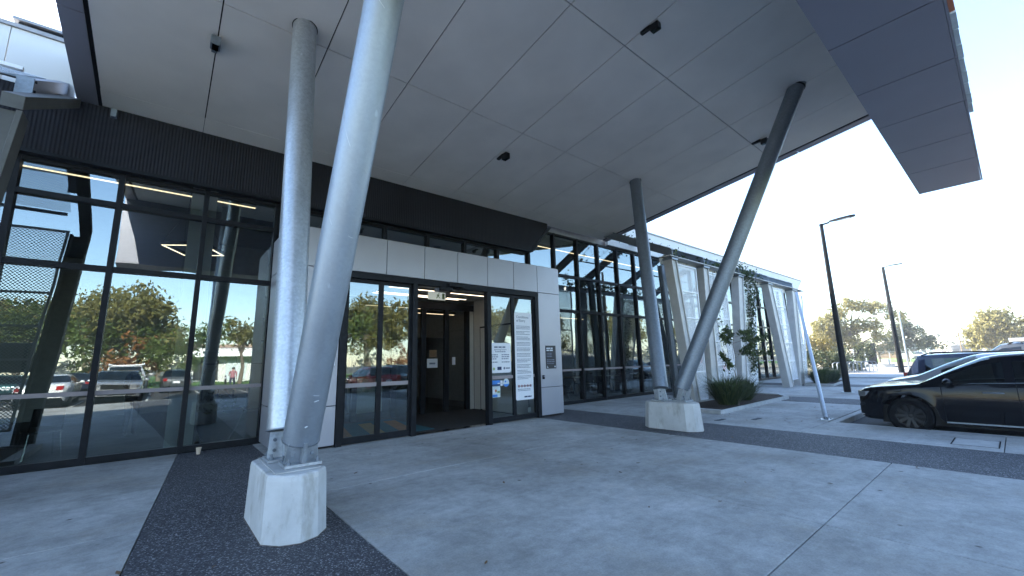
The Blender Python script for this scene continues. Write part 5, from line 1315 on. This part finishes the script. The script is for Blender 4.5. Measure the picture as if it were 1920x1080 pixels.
for k in range(6): b.box(1.0, 16.3, .1+.75*k, 2.65, 16.6, .14+.75*k)
for k in range(5): b.box(1.0+.41*k, 16.31, .02, 1.03+.41*k, 16.59, 4.0)
t.part('frame', b, 'frame')
t = Thing('reception_desk', 'white reception desk dimly seen through the inner lobby doors', 'desk', (5.4, 13.4, .014))
b = MB(); b.box(4.6, 13.2, .02, 5.5, 13.8, 1.05); t.part('front', b, 'int_white'); b = MB(); b.box(4.5, 13.1, 1.055, 5.6, 13.9, 1.1); t.part('counter_top', b, 'timber')
poster('notice', 'pale notice taped to the inner lobby door', 6.12, 6.48, 1.35, 1.62, ['sign_white', ('line', 'ink', (6.2, 6.4, 1.45, 1.5))], 'notice')
bpy.data.objects['notice.001'].location = (6.3, 11.40, 1.35); 
single('notice', 'small tan paper notice above the pale one on the inner lobby door', 'notice', MB().box(6.2, 11.402, 1.66, 6.45, 11.406, 1.88), 'timber', (6.3, 11.4, 1.7))
single('notice', 'narrow white notice on the right inner lobby door', 'notice', MB().box(7.0, 11.402, 1.42, 7.12, 11.406, 1.66), 'sign_white', (7.06, 11.4, 1.5))

# ------------------------------------------------------------------ surroundings mirrored in the glass (behind the camera)
def tree_copy(src, loc, s, rz, label, group):
    c = dup(src.e); c.location = loc; c.scale = (s, s, s*1.03); c.rotation_euler.z = rz; c['label'] = label; c['group'] = group; return c
GM = 'trees mirrored in the glazing'
r1 = gum_blobs(8.8, 3.3, 15, 2, .30); big = make_tree('gum_tree', 'big sunlit gum tree mirrored in the second glazing bay', 'tree', (-2.3, -26, -.12), gum_limbs(8.8, r1, .3), r1, 'leaf_gum', .18, 8, 46, .36, .4, 14, GM)
r2 = gum_blobs(7.0, 2.6, 11, 4, .5); thin = make_tree('gum_tree', 'open crowned gum tree mirrored in the third glazing bay', 'tree', (6.9, -36, -.12), gum_limbs(7.0, r2, .22), r2, 'leaf_gum', .20, 4.5, 30, .36, .5, 15, GM)
r3 = gum_blobs(4.0, 2.2, 9, 6, .1); bush = make_tree('leafy_bush', 'bright green bush mirrored beside the big gum tree', 'shrub', (.35, -22.6, -.12), gum_limbs(4.0, r3, .1), r3, 'leaf_green', .12, 9, 40, .24, 0, 16, GM)
r4 = gum_blobs(3.4, 2.0, 8, 8, .1); rust = make_tree('autumn_tree', 'rust coloured autumn tree mirrored in the door glass', 'tree', (19.0, -25.5, -.12), gum_limbs(3.4, r4, .1), r4, 'leaf_rust', .12, 9, 34, .24, 0, 17, GM)
for s_, x, y, k, a, lab in [(big, -8.3, -29, .85, 2.1, 'rounded tree mirrored at the far left of the glazing'), (bush, -6.0, -24, 1.6, 1., 'pale olive bush row mirrored in the left bay'), (bush, -9.3, -24.5, 1.7, 2.2, 'second olive bush mirrored in the left bay'), (bush, -3.2, -25.5, 1.35, 4.0, 'third olive bush mirrored beside the leaning post'),
                        (rust, -2.0, -23.5, 1.15, .5, 'rust bush below the big gum tree in the mirror'), (big, 17.5, -29, 1.05, 1.2, 'tall gum tree mirrored in the left door pane'), (thin, 22.5, -30, 1.3, 3., 'pale gum tree mirrored in the second door pane'), (big, 28.5, -33, 1.0, 4.1, 'dense gum tree mirrored right of the doors'),
                        (big, 36, -30, 1.05, 5.2, 'gum tree mirrored in the narrow pane by the tall sign'), (big, 47, -28, 1.1, .4, 'gum tree mirrored in the first bays of the right glazing'), (thin, 55, -24, 1.35, 1.9, 'open gum tree mirrored in the middle of the right glazing'), (big, 66, -27, 1.15, 2.9, 'broad gum tree mirrored behind the far column'),
                        (big, -13.0, -44, 1.0, 3.1, 'gum tree in the back row of the mirrored trees, far left'), (big, -6.5, -46, 1.05, .4, 'gum tree in the back row behind the mirrored sedan'), (big, -.2, -43, .8, 1.7, 'gum tree in the back row behind the big mirrored gum'), (bush, 1.9, -27, 1.5, 2.4, 'olive bush behind the bright green mirrored bush'), (bush, -1.4, -28, 1.7, .9, 'olive bush under the big mirrored gum'), (big, 24, -45, 1.0, 2.2, 'gum tree in the back row mirrored in the door glass'), (big, 40, -46, 1.1, .9, 'gum tree in the back row mirrored right of the doors'),
                        (bush, 13.2, -24.5, 1.7, 3.3, 'green bush mirrored behind the red hatchback'), (bush, 26, -26, 1.8, .2, 'green bush mirrored near the door jamb'), (bush, 41, -25, 2.0, 5, 'low bush mirrored in the right glazing'), (bush, 57, -22, 2.0, 2, 'low bush mirrored beside the far white car'), (big, 84, -24, 1.0, 1, 'gum tree mirrored at the end of the right glazing')]:
    tree_copy(s_, (x, y, -.12), k, a, lab, GM)
t = Thing('shop', 'low shop with a pale fascia and open front, mirrored in the third glazing bay', 'shop', (8.5, -52, -.12))
b = MB(); b.box(3, -58, -.12, 15, -50.2, 4.4); t.part('wall', b, 'parapet'); b = MB(); b.box(2.8, -50.2, 3.1, 15.2, -48.6, 3.9); t.part('awning', b, 'white_metal'); b = MB(); b.box(2.6, -58.2, 4.4, 15.4, -50, 4.8); t.part('roof', b, 'terracotta')
for x0, x1, m in ((3.6, 6.4, 'int_dark'), (7.2, 9.2, 'pale_acrylic'), (10.2, 13.6, 'int_dark')):
    b = MB(); b.box(x0, -50.19, .1, x1, -50.1, 2.7); t.part('shopfront', b, m)
t = Thing('bollard', 'slim dark bollard in front of the shop, mirrored in the glass', 'bollard', (4.2, -21.0, -.12)); b = MB(); b.lathe([(.06, -.12), (.06, .95), (.045, 1.0), (.0001, 1.02)], (4.2, -21, 0), 'z', 14); t.part('post', b, 'black_plastic'); b = MB(); b.lathe([(.062, .80), (.062, .88)], (4.2, -21, 0), 'z', 14); t.part('band', b, 'sign_white')

# ------------------------------------------------------------------ far right background
t = Thing('bike_rack', 'row of thin steel bicycle hoops beyond the nearer street lamp', 'bicycle rack', (41, 8.4, 0))
for k in range(9):
    x = 39.2+.62*k; y = 9.15-.13*k*1.0; b = MB(); b.path([(x-.05, y-.02, 0), (x-.05, y-.02, .66), (x+.05, y-.12, .78), (x+.15, y-.55, .78), (x+.2, y-.66, .66), (x+.2, y-.66, 0)], .024, 7); t.part('hoop', b, 'galv_dark', smooth=50)
t = Thing('seating_wall', 'low pale concrete seating wall beyond the bicycle hoops', 'wall', (55, 9.2, -.1)); b = MB(); b.box(54.6, 7.9, -.12, 55.3, 10.7, .30); t.part('wall', b, 'kerb'); b = MB(); b.box(54.5, 8.2, .301, 55.2, 8.75, .80); t.part('back_block', b, 'kerb')
t = Thing('info_totem', 'pale upright information panel beyond the farther lamp', 'sign', (60, 5.2, -.1)); b = MB(); b.box(59.95, 4.85, -.12, 60.05, 5.55, 1.55); t.part('panel', b, 'parapet'); b = MB(); b.box(59.93, 4.95, 1.0, 59.948, 5.45, 1.4); t.part('face', b, 'capping')
for i, (y, lab) in enumerate(((11.35, 'left dark fabric fence panel between pale posts'), (10.35, 'right dark fabric fence panel with a slanted top'))):
    t = Thing('screen_panel', lab, 'fence panel', (60, y, -.1), 'dark fence panels near the gum tree'); b = MB(); b.prism([(60, y-.42, .2), (60, y+.42, .2), (60, y+.42, 2.1+.2*i), (60, y-.42, 2.3+.2*i)], (.04, 0, 0)); t.part('panel', b, 'joint'); b = MB(); b.box(59.9, y+.46, -.12, 60.02, y+.58, 1.9); t.part('post', b, 'white_metal')
def shed(lab, x, y0, y1, h, wall, roof='roof_metal', d=10, win=3):
    t = Thing('distant_building', lab, 'building', (x, (y0+y1)/2, -.1), 'far buildings beyond the lawn'); b = MB(); b.box(x, y0, -.17, x+d, y1, h); t.part('wall', b, wall)
    b = MB(); b.prism([(x-.3, y0-.3, h), (x-.3, y1+.3, h), (x-.3, (y0+y1)/2, h+.5)], (d, 0, 0)); t.part('roof', b, roof)
    for k in range(win):
        y = y0+(y1-y0)*(k+.5)/win; b = MB(); b.box(x-.05, y-.5, h*.35, x-.005, y+.5, h*.7); t.part('window', b, 'int_wall')
shed('white flat building across the lawn, left of the pines', 130, 12.4, 17.4, 3.1, 'parapet'); shed('brown roofed house behind the white building', 138, 17.8, 22.5, 3.2, 'timber', 'timber'); shed('low pale building near the goal frame', 140, -2, 5, 3.6, 'parapet'); shed('grey building at the far right horizon', 150, 5.6, 10.5, 2.6, 'int_grey'); shed('long low building far right behind the round tree', 150, -18, -3, 3.8, 'parapet')
t = Thing('goal_frame', 'tall white steel goal frame on the far lawn', 'goal', (112, 8.1, -.1)); b = MB(); b.tube((112, 9.6, -.12), (112, 9.6, 5.2), .09, n=8); t.part('post', b, 'white_metal'); b = MB(); b.tube((112, 6.5, -.12), (112, 6.5, 5.0), .09, n=8); t.part('post', b, 'timber'); b = MB(); b.tube((112, 9.6, 5.1), (112, 6.5, 5.1), .07, n=8); t.part('crossbar', b, 'white_metal')
t = Thing('light_mast', 'pale leaning floodlight pole in front of the pine trees', 'pole', (100, 9.7, -.1)); b = MB(); b.tube((100, 9.5, -.12), (100, 10.6, 6.2), .16, .1, n=10); t.part('pole', b, 'white_metal'); b = MB(); b.box(99.8, 10.3, 6.2, 100.2, 11.0, 6.5); t.part('lamp_head', b, 'white_metal')
t = Thing('mesh_fence', 'thin wire fence along the near edge of the lawn', 'fence', (84, 6, -.1))
for k in range(14): b = MB(); b.tube((84, 19-2.2*k, -.12), (84, 19-2.2*k, 1.5), .03, n=6); t.part('post', b, 'galv')
for z in (.3, .9, 1.5): b = MB(); b.tube((84, 19, z), (84, -9.6, z), .012, n=5); t.part('wire', b, 'galv')
t = Thing('red_fence', 'red brick coloured fence at the right horizon below the round tree', 'fence', (98, -1.4, -.1)); b = MB(); b.box(98, -6, -.12, 98.2, 1.6, 2.3); t.part('panel', b, 'ink_red')
for k in range(5): b = MB(); b.box(97.9, -6+1.85*k, -.12, 97.995, -5.85+1.85*k, 2.5); t.part('post', b, 'rug_orange')
# a far belt of trees on the horizon
cl = []
q = np.random.default_rng(50)
for k in range(260):
    a = q.uniform(-3.14159, 3.14159); d = q.uniform(190, 260)
    if abs((a+math.pi) % (2*math.pi)-math.pi) > 0: cl.append((d*math.cos(a), d*math.sin(a), q.uniform(.5, 4.5), q.uniform(.7, 1.4)))
tag(link('tree_belt', leaf_mesh('tree_belt', cl, 60, 2.6, 1.2, 0, 1.3, 51), 'leaf_dark', kind='stuff'), 'thin belt of far trees along the horizon', 'trees')

# thin warm-day haze over the whole place
m = bpy.data.materials.new('haze'); m.use_nodes = True; t_ = m.node_tree
for n in list(t_.nodes): t_.nodes.remove(n)
o_ = t_.nodes.new('ShaderNodeOutputMaterial'); pv = t_.nodes.new('ShaderNodeVolumePrincipled')
pv.inputs['Color'].default_value = (.95, .95, .96, 1); pv.inputs['Density'].default_value = .0013; pv.inputs['Anisotropy'].default_value = .35
t_.links.new(pv.outputs[0], o_.inputs['Volume']); MT['haze'] = m
tag(link('haze', MB().box(-290, -290, -1.2, 290, 290, 12.5).mesh('haze'), 'haze', kind='stuff'), 'thin pale haze in the air over the forecourt', 'haze')
